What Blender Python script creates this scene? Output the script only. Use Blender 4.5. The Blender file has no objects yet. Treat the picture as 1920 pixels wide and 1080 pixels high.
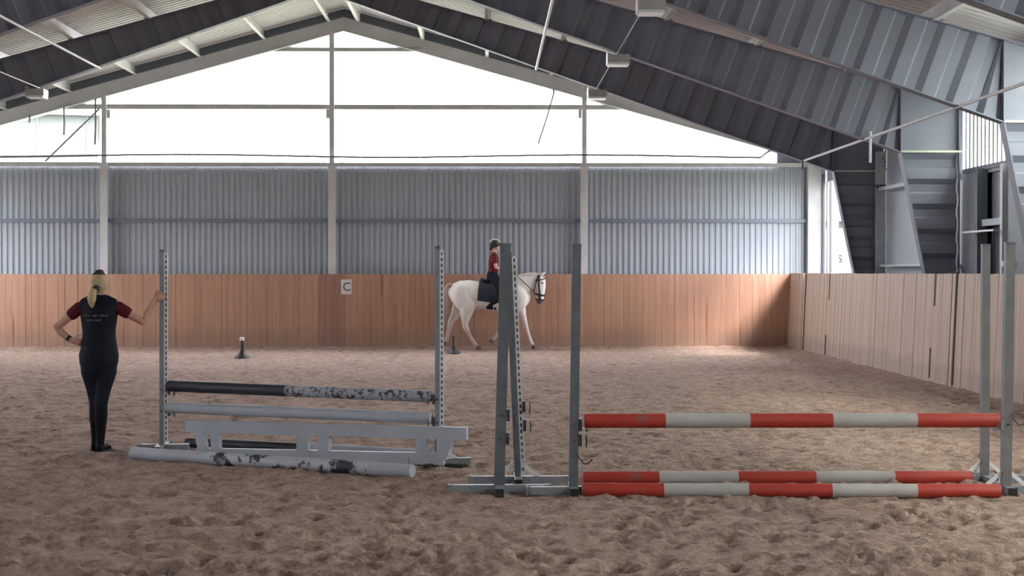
import bpy, math, random
import numpy as np
from mathutils import Vector, Matrix
PI = math.pi
V = Vector
rnd = random.Random(7)
S = bpy.context.scene
COL = S.collection

# ------------------------------------------------------------------ camera, sky, exposure
FPX = 2900.0
CAM = V((0, 0, 1.70))
PITCH = math.atan(30 / FPX)
YAW = math.atan(45 / FPX)
cd = bpy.data.cameras.new('camera')
cam = bpy.data.objects.new('camera', cd)
COL.objects.link(cam)
cd.sensor_width = 36.0
cd.lens = 36.0 * FPX / 1920.0
cd.clip_end = 500
cam.location = CAM
cam.rotation_euler = (PI / 2 - PITCH, 0, -YAW)
S.camera = cam
RC = cam.rotation_euler.to_matrix()

w = bpy.data.worlds.new('overcast_sky')
S.world = w
w.use_nodes = True
wn = w.node_tree
bg = wn.nodes['Background']
bg.inputs[0].default_value = (0.94, 0.95, 1.0, 1)
bg.inputs[1].default_value = 21.0
S.view_settings.view_transform = 'Standard'
S.view_settings.look = 'None'
S.view_settings.exposure = 0.0
S.view_settings.gamma = 1.0
S.view_settings.use_curve_mapping = False
S.cycles.max_bounces = 10
S.cycles.diffuse_bounces = 6
S.cycles.transparent_max_bounces = 12
S.cycles.sample_clamp_indirect = 8.0
S.cycles.use_denoising = True


def ray(px, py):
    return RC @ V(((px - 960), -(py - 540), -FPX))


def at(px, py, Y):
    d = ray(px, py)
    return CAM + d * ((Y - CAM.y) / d.y)


def ground(px, py, z=0.0):
    d = ray(px, py)
    return CAM + d * ((z - CAM.z) / d.z)


# ------------------------------------------------------------------ building measures
YB = 34.8                                  # inner face of the back gable
YF = -5.0                                  # front gable, behind the camera
XR, XL = 7.60, -14.06                      # long walls
XC = -3.23                                 # ridge
SL = 0.275                                 # roof slope
FRAMES = [29.6, 24.8, 19.85, 14.9, 9.95]
def z_roof(x): return 7.62 - SL * abs(x - XC)
def z_top(x): return 7.40 - SL * abs(x - XC)
def z_gable(x): return 7.09 - 0.277 * abs(x - XC)


# hazy sun behind thin cloud, high on the right, a little behind the viewer
sl = bpy.data.lights.new('hazy_sun', 'SUN')
sl.energy = 13.0
sl.angle = math.radians(20)
sl.color = (1.0, 0.93, 0.86)
so_ = bpy.data.objects.new('hazy_sun', sl)
COL.objects.link(so_)
so_.rotation_euler = V((-0.60, 0.42, -0.69)).to_track_quat('-Z', 'Y').to_euler()


def portal(cx, cy, cz, sx, sy, rot):
    l = bpy.data.lights.new('window_portal', 'AREA')
    l.shape = 'RECTANGLE'
    l.size, l.size_y = sx, sy
    l.cycles.is_portal = True
    o = bpy.data.objects.new('window_portal', l)
    COL.objects.link(o)
    o.location = (cx, cy, cz)
    o.rotation_euler = rot


portal(-3.4, YB + 0.25, 5.5, 20.0, 3.4, (-PI / 2, 0, 0))                      # back gable glazing, faces the hall
portal(XR + 0.20, 32.2, 2.6, 2.3, 5.2, (0, PI / 2, 0))                        # open bay beside the back gable
portal(XR + 0.20, 12.4, 3.9, 1.4, 25.0, (0, PI / 2, 0))                       # right side band
portal(XL - 0.20, 12.4, 3.9, 1.4, 25.0, (0, -PI / 2, 0))                      # left side band
portal(XL - 0.20, 32.2, 2.6, 2.3, 5.2, (0, -PI / 2, 0))                       # left open bay beside the back gable


# ------------------------------------------------------------------ materials
def new_mat(name):
    m = bpy.data.materials.new(name)
    m.use_nodes = True
    return m, m.node_tree, m.node_tree.nodes['Principled BSDF']


def coords(nt, scale=(1, 1, 1), space='Object'):
    tc = nt.nodes.new('ShaderNodeTexCoord')
    mp = nt.nodes.new('ShaderNodeMapping')
    mp.inputs['Scale'].default_value = scale
    nt.links.new(tc.outputs[space], mp.inputs['Vector'])
    return mp.outputs['Vector']


def noise(nt, vec, scale, detail=4, rough=0.6):
    n = nt.nodes.new('ShaderNodeTexNoise')
    n.inputs['Scale'].default_value = scale
    n.inputs['Detail'].default_value = detail
    n.inputs['Roughness'].default_value = rough
    nt.links.new(vec, n.inputs['Vector'])
    return n.outputs['Fac']


def ramp(nt, fac, stops):
    r = nt.nodes.new('ShaderNodeValToRGB')
    e = r.color_ramp.elements
    while len(e) < len(stops):
        e.new(0.5)
    for k, (p, c) in enumerate(stops):
        e[k].position = p
        e[k].color = (*c, 1)
    nt.links.new(fac, r.inputs['Fac'])
    return r.outputs['Color']


def mixc(nt, fac, a, b, mode='MIX'):
    m = nt.nodes.new('ShaderNodeMix')
    m.data_type = 'RGBA'
    m.blend_type = mode
    for s, v in ((m.inputs[0], fac), (m.inputs[6], a), (m.inputs[7], b)):
        if isinstance(v, (int, float)):
            s.default_value = v
        elif isinstance(v, tuple):
            s.default_value = (*v, 1)
        else:
            nt.links.new(v, s)
    return m.outputs[2]


def add_bump(nt, b, h, strength=0.3, dist=0.01):
    bp = nt.nodes.new('ShaderNodeBump')
    bp.inputs['Strength'].default_value = strength
    bp.inputs['Distance'].default_value = dist
    nt.links.new(h, bp.inputs['Height'])
    nt.links.new(bp.outputs['Normal'], b.inputs['Normal'])


def mat(name, col, rough=0.6, metal=0.0, var=0.12, scale=6.0, stretch=(1, 1, 1), bump=0.0, spec=None):
    m, nt, b = new_mat(name)
    vec = coords(nt, stretch)
    f = noise(nt, vec, scale)
    lo = tuple(c * (1 - var) for c in col)
    hi = tuple(min(1, c * (1 + var)) for c in col)
    nt.links.new(ramp(nt, f, [(0.3, lo), (0.7, hi)]), b.inputs['Base Color'])
    b.inputs['Roughness'].default_value = rough
    b.inputs['Metallic'].default_value = metal
    if spec is not None:
        b.inputs['Specular IOR Level'].default_value = spec
    if bump:
        add_bump(nt, b, noise(nt, vec, scale * 8, 3), bump, 0.004)
    return m


def mat_worn(name, col, chip, amount, scale=9.0, rough=0.55):
    """paint with chipped and dirty patches"""
    m, nt, b = new_mat(name)
    vec = coords(nt, (1, 1, 1))
    f = noise(nt, vec, scale, 6, 0.7)
    f2 = noise(nt, vec, 3.0, 3)
    base = ramp(nt, f2, [(0.3, tuple(c * 0.85 for c in col)), (0.7, col)])
    mask = ramp(nt, f, [(amount, (0, 0, 0)), (amount + 0.05, (1, 1, 1))])
    nt.links.new(mixc(nt, mask, chip, base), b.inputs['Base Color'])
    b.inputs['Roughness'].default_value = rough
    return m


def mat_wood(name, lo, hi, dirt, zdirt):
    m, nt, b = new_mat(name)
    vec = coords(nt, (9, 9, 0.55))
    oi = nt.nodes.new('ShaderNodeObjectInfo')
    off = nt.nodes.new('ShaderNodeVectorMath'); off.operation = 'ADD'
    sc = nt.nodes.new('ShaderNodeVectorMath'); sc.operation = 'SCALE'
    cmb = nt.nodes.new('ShaderNodeCombineXYZ')
    for i in range(3):
        nt.links.new(oi.outputs['Random'], cmb.inputs[i])
    nt.links.new(cmb.outputs[0], sc.inputs[0]); sc.inputs['Scale'].default_value = 60
    nt.links.new(vec, off.inputs[0]); nt.links.new(sc.outputs[0], off.inputs[1])
    g = noise(nt, off.outputs[0], 1.6, 5, 0.65)
    grain = ramp(nt, g, [(0.25, lo), (0.75, hi)])
    tint = ramp(nt, oi.outputs['Random'], [(0.0, (0.90, 0.88, 0.87)), (0.5, (0.96, 0.95, 0.95)), (1.0, (1.0, 1.0, 1.0))])
    c = mixc(nt, 1.0, grain, tint, 'MULTIPLY')
    # knots
    vo = nt.nodes.new('ShaderNodeTexVoronoi'); vo.inputs['Scale'].default_value = 0.45
    nt.links.new(off.outputs[0], vo.inputs['Vector'])
    kn = ramp(nt, vo.outputs['Distance'], [(0.05, (0.55, 0.45, 0.40)), (0.13, (1, 1, 1))])
    c = mixc(nt, 1.0, c, kn, 'MULTIPLY')
    # splashed dirt along the foot, broken up by noise
    geo = nt.nodes.new('ShaderNodeNewGeometry')
    sx = nt.nodes.new('ShaderNodeSeparateXYZ'); nt.links.new(geo.outputs['Position'], sx.inputs[0])
    wv = coords(nt, (1, 1, 1))
    mp2 = nt.nodes.new('ShaderNodeMapping'); nt.links.new(geo.outputs['Position'], mp2.inputs['Vector'])
    n2 = noise(nt, mp2.outputs[0], 2.2, 5, 0.7)
    ad = nt.nodes.new('ShaderNodeMath'); ad.operation = 'MULTIPLY_ADD'
    nt.links.new(n2, ad.inputs[0]); ad.inputs[1].default_value = -0.5
    nt.links.new(sx.outputs['Z'], ad.inputs[2])
    md = ramp(nt, ad.outputs[0], [(max(0, zdirt - 0.20), (1, 1, 1)), (zdirt + 0.10, (0, 0, 0))])
    dm = nt.nodes.new('ShaderNodeMath'); dm.operation = 'MULTIPLY'
    nt.links.new(md, dm.inputs[0]); dm.inputs[1].default_value = 0.38
    nt.links.new(mixc(nt, dm.outputs[0], c, dirt), b.inputs['Base Color'])
    b.inputs['Roughness'].default_value = 0.7
    add_bump(nt, b, g, 0.25, 0.004)
    return m


def mat_sand():
    m, nt, b = new_mat('riding_sand')
    vec = coords(nt)
    f1 = noise(nt, vec, 0.35, 4, 0.6)
    f2 = noise(nt, vec, 5.0, 6, 0.75)
    f3 = noise(nt, vec, 26.0, 4, 0.7)
    c1 = ramp(nt, f1, [(0.3, (0.40, 0.288, 0.238)), (0.7, (0.475, 0.348, 0.290))])
    c2 = ramp(nt, f2, [(0.32, (0.46, 0.43, 0.415)), (0.56, (1.0, 1.0, 1.0)), (0.75, (1.10, 1.10, 1.10))])
    c = mixc(nt, 1.0, c1, c2, 'MULTIPLY')
    c3 = ramp(nt, f3, [(0.30, (0.62, 0.60, 0.58)), (0.5, (1, 1, 1)), (0.72, (1.18, 1.18, 1.2))])
    nt.links.new(mixc(nt, 0.8, c, c3, 'MULTIPLY'), b.inputs['Base Color'])
    b.inputs['Roughness'].default_value = 0.95
    b.inputs['Specular IOR Level'].default_value = 0.15
    ad = nt.nodes.new('ShaderNodeMath'); ad.operation = 'ADD'
    nt.links.new(noise(nt, vec, 12.0, 6, 0.75), ad.inputs[0]); nt.links.new(f3, ad.inputs[1])
    add_bump(nt, b, ad.outputs[0], 0.9, 0.03)
    return m


def mat_pane(name, tint, clear, rough_part):
    m, nt, b = new_mat(name)
    out = nt.nodes['Material Output']
    nt.nodes.remove(b)
    t = nt.nodes.new('ShaderNodeBsdfTransparent'); t.inputs[0].default_value = (*tint, 1)
    tl = nt.nodes.new('ShaderNodeBsdfTranslucent'); tl.inputs[0].default_value = (*tint, 1)
    vec = coords(nt, (1, 1, 0.3))
    nt.links.new(ramp(nt, noise(nt, vec, 2.0), [(0.3, tuple(c * 0.94 for c in tint)), (0.7, tint)]), tl.inputs[0])
    mx = nt.nodes.new('ShaderNodeMixShader'); mx.inputs[0].default_value = 1 - clear
    nt.links.new(t.outputs[0], mx.inputs[1]); nt.links.new(tl.outputs[0], mx.inputs[2])
    nt.links.new(mx.outputs[0], out.inputs['Surface'])
    return m


M = {}
M['frame'] = mat('frame_grey_paint', (0.18, 0.19, 0.24), 0.5, 0, 0.06, 1.5)
M['galv'] = mat('galvanised_steel', (0.50, 0.51, 0.53), 0.45, 0.25, 0.12, 8)
M['rail'] = mat('gable_rail_paint', (0.52, 0.515, 0.525), 0.5, 0.05, 0.08, 3)
M['clad'] = mat('wall_cladding_paint', (0.315, 0.345, 0.385), 0.45, 0, 0.05, 0.8)
M['roofsheet'] = mat('roof_sheet_paint', (0.72, 0.70, 0.70), 0.5, 0, 0.08, 0.7)
M['purlin'] = mat('purlin_zinc', (0.76, 0.75, 0.75), 0.45, 0.1, 0.10, 4)
M['panel'] = mat('side_panel_paint', (0.34, 0.37, 0.41), 0.5, 0, 0.06, 1)
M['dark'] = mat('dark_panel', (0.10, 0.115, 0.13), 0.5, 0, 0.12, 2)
M['white_frame'] = mat('white_window_frame', (0.80, 0.80, 0.80), 0.4, 0, 0.03, 3)
M['sand'] = mat_sand()
M['wood'] = mat_wood('kickboard_pine', (0.345, 0.182, 0.120), (0.475, 0.270, 0.182), (0.20, 0.145, 0.12), 0.16)
M['wood_side'] = mat_wood('kickboard_pale_pine', (0.39, 0.293, 0.232), (0.51, 0.392, 0.318), (0.24, 0.18, 0.15), 0.04)
M['wood_stained'] = mat_wood('stained_kickboard_pine', (0.26, 0.132, 0.100), (0.36, 0.198, 0.146), (0.20, 0.145, 0.12), 0.16)
M['joint'] = mat('dark_joint', (0.05, 0.042, 0.04), 0.9)
M['pane'] = mat_pane('clear_glazing', (0.97, 0.98, 0.98), 0.996, 0)
M['poly_green_light'] = mat_pane('green_light_translucent_sheet', (0.89, 0.955, 0.875), 0.40, 0)  # white sheet with a green tint added for the light from the greenery
M['poly'] = mat_pane('translucent_sheet', (0.95, 0.95, 0.97), 0.40, 0)
M['alu'] = mat('weathered_aluminium', (0.24, 0.255, 0.285), 0.5, 0.2, 0.15, 10)
M['alu_light'] = mat('pale_aluminium', (0.84, 0.85, 0.88), 0.45, 0.0, 0.12, 10)
M['alu_dull'] = mat('dull_grey_aluminium', (0.125, 0.138, 0.158), 0.6, 0.1, 0.15, 9)
M['alu_mid'] = mat('grey_aluminium', (0.18, 0.18, 0.185), 0.6, 0.1, 0.15, 9)
M['rubber'] = mat('black_rubber', (0.018, 0.018, 0.02), 0.7)
M['cup'] = mat('dark_jump_cup', (0.06, 0.065, 0.08), 0.5, 0.3)
M['red'] = mat_worn('red_pole_paint', (0.45, 0.042, 0.027), (0.28, 0.08, 0.06), 0.36, 7)
M['cream'] = mat_worn('white_pole_paint', (0.49, 0.47, 0.455), (0.30, 0.24, 0.22), 0.27, 8)
M['polewhite'] = mat_worn('greyish_white_pole_paint', (0.44, 0.465, 0.525), (0.28, 0.28, 0.30), 0.35, 8)
M['polechip'] = mat_worn('chipped_white_pole_paint', (0.40, 0.415, 0.46), (0.035, 0.035, 0.045), 0.43, 20)
M['polepatch'] = mat_worn('patchy_white_pole_paint', (0.48, 0.50, 0.55), (0.02, 0.02, 0.03), 0.455, 6)
M['navy_pole'] = mat_worn('navy_pole_paint', (0.022, 0.024, 0.036), (0.10, 0.10, 0.12), 0.33, 7)
M['gatewhite'] = mat_worn('bluish_white_gate_paint', (0.44, 0.47, 0.54), (0.40, 0.41, 0.45), 0.34, 6)
M['gateedge'] = mat('pale_gate_edge', (0.78, 0.76, 0.76), 0.5)
M['skin'] = mat('skin', (0.50, 0.27, 0.20), 0.5, 0, 0.06, 12)
M['skin2'] = mat('fair_skin', (0.62, 0.34, 0.28), 0.5, 0, 0.06, 12)
M['vest'] = mat('navy_vest_cloth', (0.006, 0.007, 0.015), 0.7, 0, 0.15, 20, spec=0.2)
M['breech'] = mat('dark_breeches_cloth', (0.007, 0.009, 0.018), 0.75, 0, 0.15, 20, spec=0.2)
M['maroon'] = mat('maroon_shirt_cloth', (0.075, 0.007, 0.013), 0.75, 0, 0.15, 18, spec=0.2)
M['maroon2'] = mat('wine_red_shirt_cloth', (0.135, 0.016, 0.026), 0.75, 0, 0.15, 18, spec=0.2)
M['boot'] = mat('black_boot_leather', (0.006, 0.006, 0.009), 0.6, 0, 0.1, 10, spec=0.12)
M['blond'] = mat('blond_hair', (0.42, 0.30, 0.17), 0.6, 0, 0.45, 40, (4, 4, 0.5))
M['hairdark'] = mat('dark_hair', (0.05, 0.033, 0.026), 0.6, 0, 0.3, 40)
M['print'] = mat('pale_print', (0.14, 0.14, 0.165), 0.6)
def mat_coat():
    # grey coat, the hind and near fore limbs shading to a darker greyish pink below hock and knee
    m, nt, b = new_mat('grey_horse_coat')
    vec = coords(nt)
    base = ramp(nt, noise(nt, vec, 3.0), [(0.3, (0.71, 0.665, 0.635)), (0.7, (0.79, 0.75, 0.72))])
    leg = ramp(nt, noise(nt, vec, 7.0), [(0.3, (0.38, 0.275, 0.255)), (0.7, (0.52, 0.40, 0.37))])
    sp = nt.nodes.new('ShaderNodeSeparateXYZ'); nt.links.new(vec, sp.inputs[0])
    fz = nt.nodes.new('ShaderNodeMapRange'); nt.links.new(sp.outputs['Z'], fz.inputs['Value'])
    fz.inputs['From Min'].default_value = 0.90; fz.inputs['From Max'].default_value = 0.35
    fx = nt.nodes.new('ShaderNodeMapRange'); nt.links.new(sp.outputs['X'], fx.inputs['Value'])
    fx.inputs['From Min'].default_value = 0.62; fx.inputs['From Max'].default_value = 0.38
    fx.inputs['To Min'].default_value = 0.25
    mu = nt.nodes.new('ShaderNodeMath'); mu.operation = 'MULTIPLY'
    nt.links.new(fz.outputs[0], mu.inputs[0]); nt.links.new(fx.outputs[0], mu.inputs[1])
    nt.links.new(mixc(nt, mu.outputs[0], base, leg), b.inputs['Base Color'])
    b.inputs['Roughness'].default_value = 0.65
    return m


M['coat'] = mat_coat()
M['muzzle'] = mat('dark_muzzle_skin', (0.14, 0.10, 0.10), 0.6)
M['mane'] = mat('pale_mane_hair', (0.60, 0.55, 0.53), 0.7, 0, 0.25, 30)
M['tail'] = mat('greyish_tail_hair', (0.52, 0.42, 0.38), 0.7, 0, 0.35, 25, (4, 4, 0.5))
M['hoof'] = mat('dark_hoof', (0.09, 0.065, 0.06), 0.6)
M['leather'] = mat('black_leather', (0.014, 0.013, 0.015), 0.45)
M['pad'] = mat('navy_saddle_pad', (0.015, 0.020, 0.040), 0.8, 0, 0.15, 15)
M['black'] = mat('black_plastic', (0.014, 0.013, 0.014), 0.5)
M['brownpost'] = mat('dark_brown_post', (0.06, 0.045, 0.042), 0.6)
M['white'] = mat('white_plastic', (0.75, 0.74, 0.73), 0.45, 0, 0.04)
M['sign'] = mat('white_sign_board', (0.62, 0.58, 0.59), 0.6, 0, 0.06)
M['letter'] = mat('grey_letter_paint', (0.085, 0.075, 0.085), 0.6)
M['cable'] = mat('grey_cable', (0.16, 0.16, 0.165), 0.6)
M['conduit'] = mat('pale_conduit', (0.66, 0.66, 0.67), 0.5)
M['lamp'] = mat('luminaire_grey', (0.42, 0.42, 0.43), 0.5)
M['lens'] = mat('luminaire_white_diffuser', (0.86, 0.87, 0.88), 0.35, 0, 0.02)
M['lawn'] = mat('lawn_grass', (0.115, 0.125, 0.085), 0.9, 0, 0.3, 0.6)
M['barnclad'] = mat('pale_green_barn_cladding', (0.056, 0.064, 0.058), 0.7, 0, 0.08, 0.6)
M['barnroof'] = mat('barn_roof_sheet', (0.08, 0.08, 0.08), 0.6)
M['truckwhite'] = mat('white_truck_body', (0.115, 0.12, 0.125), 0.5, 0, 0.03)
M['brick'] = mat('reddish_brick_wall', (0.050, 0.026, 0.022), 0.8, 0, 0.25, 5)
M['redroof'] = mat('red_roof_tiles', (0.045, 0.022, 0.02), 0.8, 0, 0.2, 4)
M['greenish'] = mat('pale_green_zinc', (0.56, 0.60, 0.45), 0.5, 0.1)

# ------------------------------------------------------------------ mesh helpers
WLOC = {}


def wloc(o):
    p = V((0, 0, 0))
    while o is not None:
        p = p + V(o.location)
        o = o.parent
    return p


def tag(o, label=None, cat=None, group=None, kind=None):
    if label: o['label'] = label
    if cat: o['category'] = cat
    if group: o['group'] = group
    if kind: o['kind'] = kind
    return o


def empty(name, loc, label=None, cat=None, group=None, kind=None, parent=None):
    o = bpy.data.objects.new(name, None)
    o.empty_display_size = 0.1
    COL.objects.link(o)
    o.location = loc
    if parent: o.parent = parent
    return tag(o, label, cat, group, kind)


def link_mesh(name, me, parent=None, loc=(0, 0, 0)):
    o = bpy.data.objects.new(name, me)
    COL.objects.link(o)
    o.location = loc
    if parent is not None: o.parent = parent
    return o


def copy_tree(o, parent=None):
    c = o.copy()
    COL.objects.link(c)
    c.parent = parent
    for ch in list(o.children):
        copy_tree(ch, c)
    return c


class MB:
    def __init__(self):
        self.v, self.f, self.m = [], [], []

    def add(self, vs, fs, mi=0):
        n = len(self.v)
        self.v += [tuple(p) for p in vs]
        for f in fs:
            self.f.append(tuple(i + n for i in f))
            self.m.append(mi)
        return self

    def box(self, c, s, rot=None, mi=0):
        x, y, z = s[0] / 2, s[1] / 2, s[2] / 2
        vs = [V((a, b, d)) for a in (-x, x) for b in (-y, y) for d in (-z, z)]
        if rot is not None: vs = [rot @ p for p in vs]
        vs = [p + V(c) for p in vs]
        return self.add(vs, [(0, 1, 3, 2), (4, 6, 7, 5), (0, 4, 5, 1), (2, 3, 7, 6), (0, 2, 6, 4), (1, 5, 7, 3)], mi)

    def bb(self, lo, hi, mi=0):
        lo, hi = V(lo), V(hi)
        return self.box((lo + hi) / 2, hi - lo, None, mi)

    def bar(self, p0, p1, wd, h, up=(0, 0, 1), mi=0):
        p0, p1 = V(p0), V(p1)
        t = (p1 - p0).normalized()
        up = V(up)
        s = t.cross(up)
        if s.length < 1e-5: s = t.cross(V((1, 0, 0)))
        s.normalize()
        u = s.cross(t)
        vs = []
        for p in (p0, p1):
            for a, b in ((-1, -1), (1, -1), (1, 1), (-1, 1)):
                vs.append(p + s * a * wd / 2 + u * b * h / 2)
        return self.add(vs, [(0, 3, 2, 1), (4, 5, 6, 7), (0, 1, 5, 4), (1, 2, 6, 5), (2, 3, 7, 6), (3, 0, 4, 7)], mi)

    def tube(self, pts, radii, n=12, side=None, rnd_cap=True, mi=0):
        pts = [V(p) for p in pts]
        R = [(r, r) if isinstance(r, (int, float)) else r for r in radii]
        k = len(pts)
        T = []
        for i in range(k):
            a = pts[max(i - 1, 0)]
            b = pts[min(i + 1, k - 1)]
            T.append((b - a).normalized())
        if side is None:
            s0 = V((1, 0, 0)) if abs(T[0].x) < 0.9 else V((0, 1, 0))
        else:
            s0 = V(side)
        rings = []
        s = s0
        for i in range(k):
            ref = V(side) if side is not None else s
            s = ref - T[i] * ref.dot(T[i])
            if s.length < 1e-4: s = V((0, 1, 0)) - T[i] * T[i].y
            s.normalize()
            b = T[i].cross(s)
            rings.append((pts[i], s.copy(), b, R[i]))
        if rnd_cap:
            p, s, b, r = rings[0]
            m0 = min(r)
            pre = [(p - T[0] * m0 * 0.62, s, b, (r[0] * 0.55, r[1] * 0.55)), (p - T[0] * m0 * 0.33, s, b, (r[0] * 0.85, r[1] * 0.85))]
            p2, s2, b2, r2 = rings[-1]
            m1 = min(r2)
            post = [(p2 + T[-1] * m1 * 0.33, s2, b2, (r2[0] * 0.85, r2[1] * 0.85)), (p2 + T[-1] * m1 * 0.62, s2, b2, (r2[0] * 0.55, r2[1] * 0.55))]
            e0, e1 = p - T[0] * m0 * 0.75, p2 + T[-1] * m1 * 0.75
            rings = pre + rings + post
        else:
            e0, e1 = rings[0][0], rings[-1][0]
        vs, fs = [], []
        for p, s, b, r in rings:
            for j in range(n):
                a = 2 * PI * j / n
                vs.append(p + s * (math.cos(a) * r[0]) + b * (math.sin(a) * r[1]))
        L = len(rings)
        for i in range(L - 1):
            for j in range(n):
                j2 = (j + 1) % n
                fs.append((i * n + j, i * n + j2, (i + 1) * n + j2, (i + 1) * n + j))
        vs += [e0, e1]
        a0, a1 = L * n, L * n + 1
        for j in range(n):
            j2 = (j + 1) % n
            fs.append((a0, j2, j))
            fs.append((a1, (L - 1) * n + j, (L - 1) * n + j2))
        return self.add(vs, fs, mi)

    def lathe(self, prof, c, n=20, mi=0, axis='z'):
        c = V(c)
        vs, fs = [], []
        for r, z in prof:
            for j in range(n):
                a = 2 * PI * j / n
                q = V((math.cos(a) * r, math.sin(a) * r, z))
                if axis == 'y': q = V((q.x, q.z, q.y))
                vs.append(c + q)
        for i in range(len(prof) - 1):
            for j in range(n):
                j2 = (j + 1) % n
                fs.append((i * n + j, i * n + j2, (i + 1) * n + j2, (i + 1) * n + j))
        fs.append(tuple(reversed(range(n))))
        fs.append(tuple((len(prof) - 1) * n + j for j in range(n)))
        return self.add(vs, fs, mi)

    def prism(self, poly, d, mi=0):
        """poly: list of 3-D points, extruded by vector d"""
        poly = [V(p) for p in poly]
        n = len(poly)
        vs = poly + [p + V(d) for p in poly]
        fs = [tuple(reversed(range(n))), tuple(range(n, 2 * n))]
        for i in range(n):
            j = (i + 1) % n
            fs.append((i, j, n + j, n + i))
        return self.add(vs, fs, mi)

    def ball(self, c, r, n=12, mi=0):
        r = (r, r, r) if isinstance(r, (int, float)) else r
        vs, fs = [], []
        k = n // 2 + 1
        for i in range(1, k):
            t = PI * i / k
            for j in range(n):
                a = 2 * PI * j / n
                vs.append(V(c) + V((r[0] * math.sin(t) * math.cos(a), r[1] * math.sin(t) * math.sin(a), r[2] * math.cos(t))))
        for i in range(k - 2):
            for j in range(n):
                j2 = (j + 1) % n
                fs.append((i * n + j, (i + 1) * n + j, (i + 1) * n + j2, i * n + j2))
        top, bot = len(vs), len(vs) + 1
        vs += [V(c) + V((0, 0, r[2])), V(c) - V((0, 0, r[2]))]
        for j in range(n):
            j2 = (j + 1) % n
            fs.append((top, j, j2))
            fs.append((bot, (k - 2) * n + j2, (k - 2) * n + j))
        return self.add(vs, fs, mi)

    def mesh(self, name, mats, off=V((0, 0, 0)), sharp=0.6):
        me = bpy.data.meshes.new(name)
        me.from_pydata([(p[0] - off.x, p[1] - off.y, p[2] - off.z) for p in self.v], [], self.f)
        for mm in (mats if isinstance(mats, (list, tuple)) else [mats]):
            me.materials.append(mm)
        if any(self.m): me.polygons.foreach_set('material_index', self.m)
        me.shade_smooth()
        me.set_sharp_from_angle(angle=sharp)
        me.update()
        return me

    def build(self, name, mats, parent=None, label=None, sharp=0.6):
        off = wloc(parent) if parent is not None else V((0, 0, 0))
        o = link_mesh(name, self.mesh(name, mats, off, sharp), parent)
        if label: o['label'] = label
        return o

    def build_at(self, name, mats, loc, sharp=0.6):
        """top-level mesh with its origin at loc"""
        return link_mesh(name, self.mesh(name, mats, V(loc), sharp), None, loc)

    def remeshed(self, name, mats, parent, voxel, smooth=3, picker=None, label=None):
        tmp = link_mesh('tmp', self.mesh('tmp', mats[0]))
        md = tmp.modifiers.new('r', 'REMESH'); md.mode = 'VOXEL'; md.voxel_size = voxel; md.use_smooth_shade = True
        ms = tmp.modifiers.new('s', 'SMOOTH'); ms.factor = 0.5; ms.iterations = smooth
        dg = bpy.context.evaluated_depsgraph_get()
        me = bpy.data.meshes.new_from_object(tmp.evaluated_get(dg))
        me.name = name
        bpy.data.objects.remove(tmp)
        off = wloc(parent) if parent is not None else V((0, 0, 0))
        me.materials.clear()
        for mm in mats: me.materials.append(mm)
        if picker:
            idx = [picker(p.center) for p in me.polygons]
            me.polygons.foreach_set('material_index', idx)
        else:
            me.polygons.foreach_set('material_index', [0] * len(me.polygons))
        me.transform(Matrix.Translation(-off))
        me.shade_smooth()
        o = link_mesh(name, me, parent)
        if label: o['label'] = label
        return o


def text_obj(name, body, size, m, parent, loc, rot, extrude=0.002):
    c = bpy.data.curves.new(name, 'FONT')
    c.body = body
    c.size = size
    c.extrude = extrude
    c.offset = .006 * size
    c.align_x, c.align_y = 'CENTER', 'CENTER'
    c.materials.append(m)
    tmp = bpy.data.objects.new('tmp', c)
    COL.objects.link(tmp)
    me = bpy.data.meshes.new_from_object(tmp.evaluated_get(bpy.context.evaluated_depsgraph_get()))
    bpy.data.objects.remove(tmp)
    o = bpy.data.objects.new(name, me)
    COL.objects.link(o)
    o.parent = parent
    o.location = V(loc) - wloc(parent)
    o.rotation_euler = rot
    return o


def clip(poly, a, b, c):
    """keep the side a*x + b*z <= c of a 2-D polygon"""
    out = []
    for i in range(len(poly)):
        p, q = poly[i], poly[(i + 1) % len(poly)]
        dp, dq = a * p[0] + b * p[1] - c, a * q[0] + b * q[1] - c
        if dp <= 0: out.append(p)
        if dp * dq < 0:
            t = dp / (dp - dq)
            out.append((p[0] + (q[0] - p[0]) * t, p[1] + (q[1] - p[1]) * t))
    return out


def under_gable(poly, drop=0.0):
    poly = clip(poly, 0.277, 1, 7.09 - drop + 0.277 * XC)       # right slope
    if len(poly) > 2: poly = clip(poly, -0.277, 1, 7.09 - drop - 0.277 * XC)
    return poly


# ------------------------------------------------------------------ floor
def vnoise(X, Y, cell, seed):
    rs = np.random.RandomState(seed)
    G = rs.rand(257, 257)
    u, v = X / cell + 1000.3, Y / cell + 1000.7
    i, j = np.floor(u).astype(int), np.floor(v).astype(int)
    fu, fv = u - i, v - j
    fu = fu * fu * (3 - 2 * fu); fv = fv * fv * (3 - 2 * fv)
    i %= 256; j %= 256
    return (G[i, j] * (1 - fu) * (1 - fv) + G[i + 1, j] * fu * (1 - fv) + G[i, j + 1] * (1 - fu) * fv + G[i + 1, j + 1] * fu * fv) - 0.5


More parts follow.
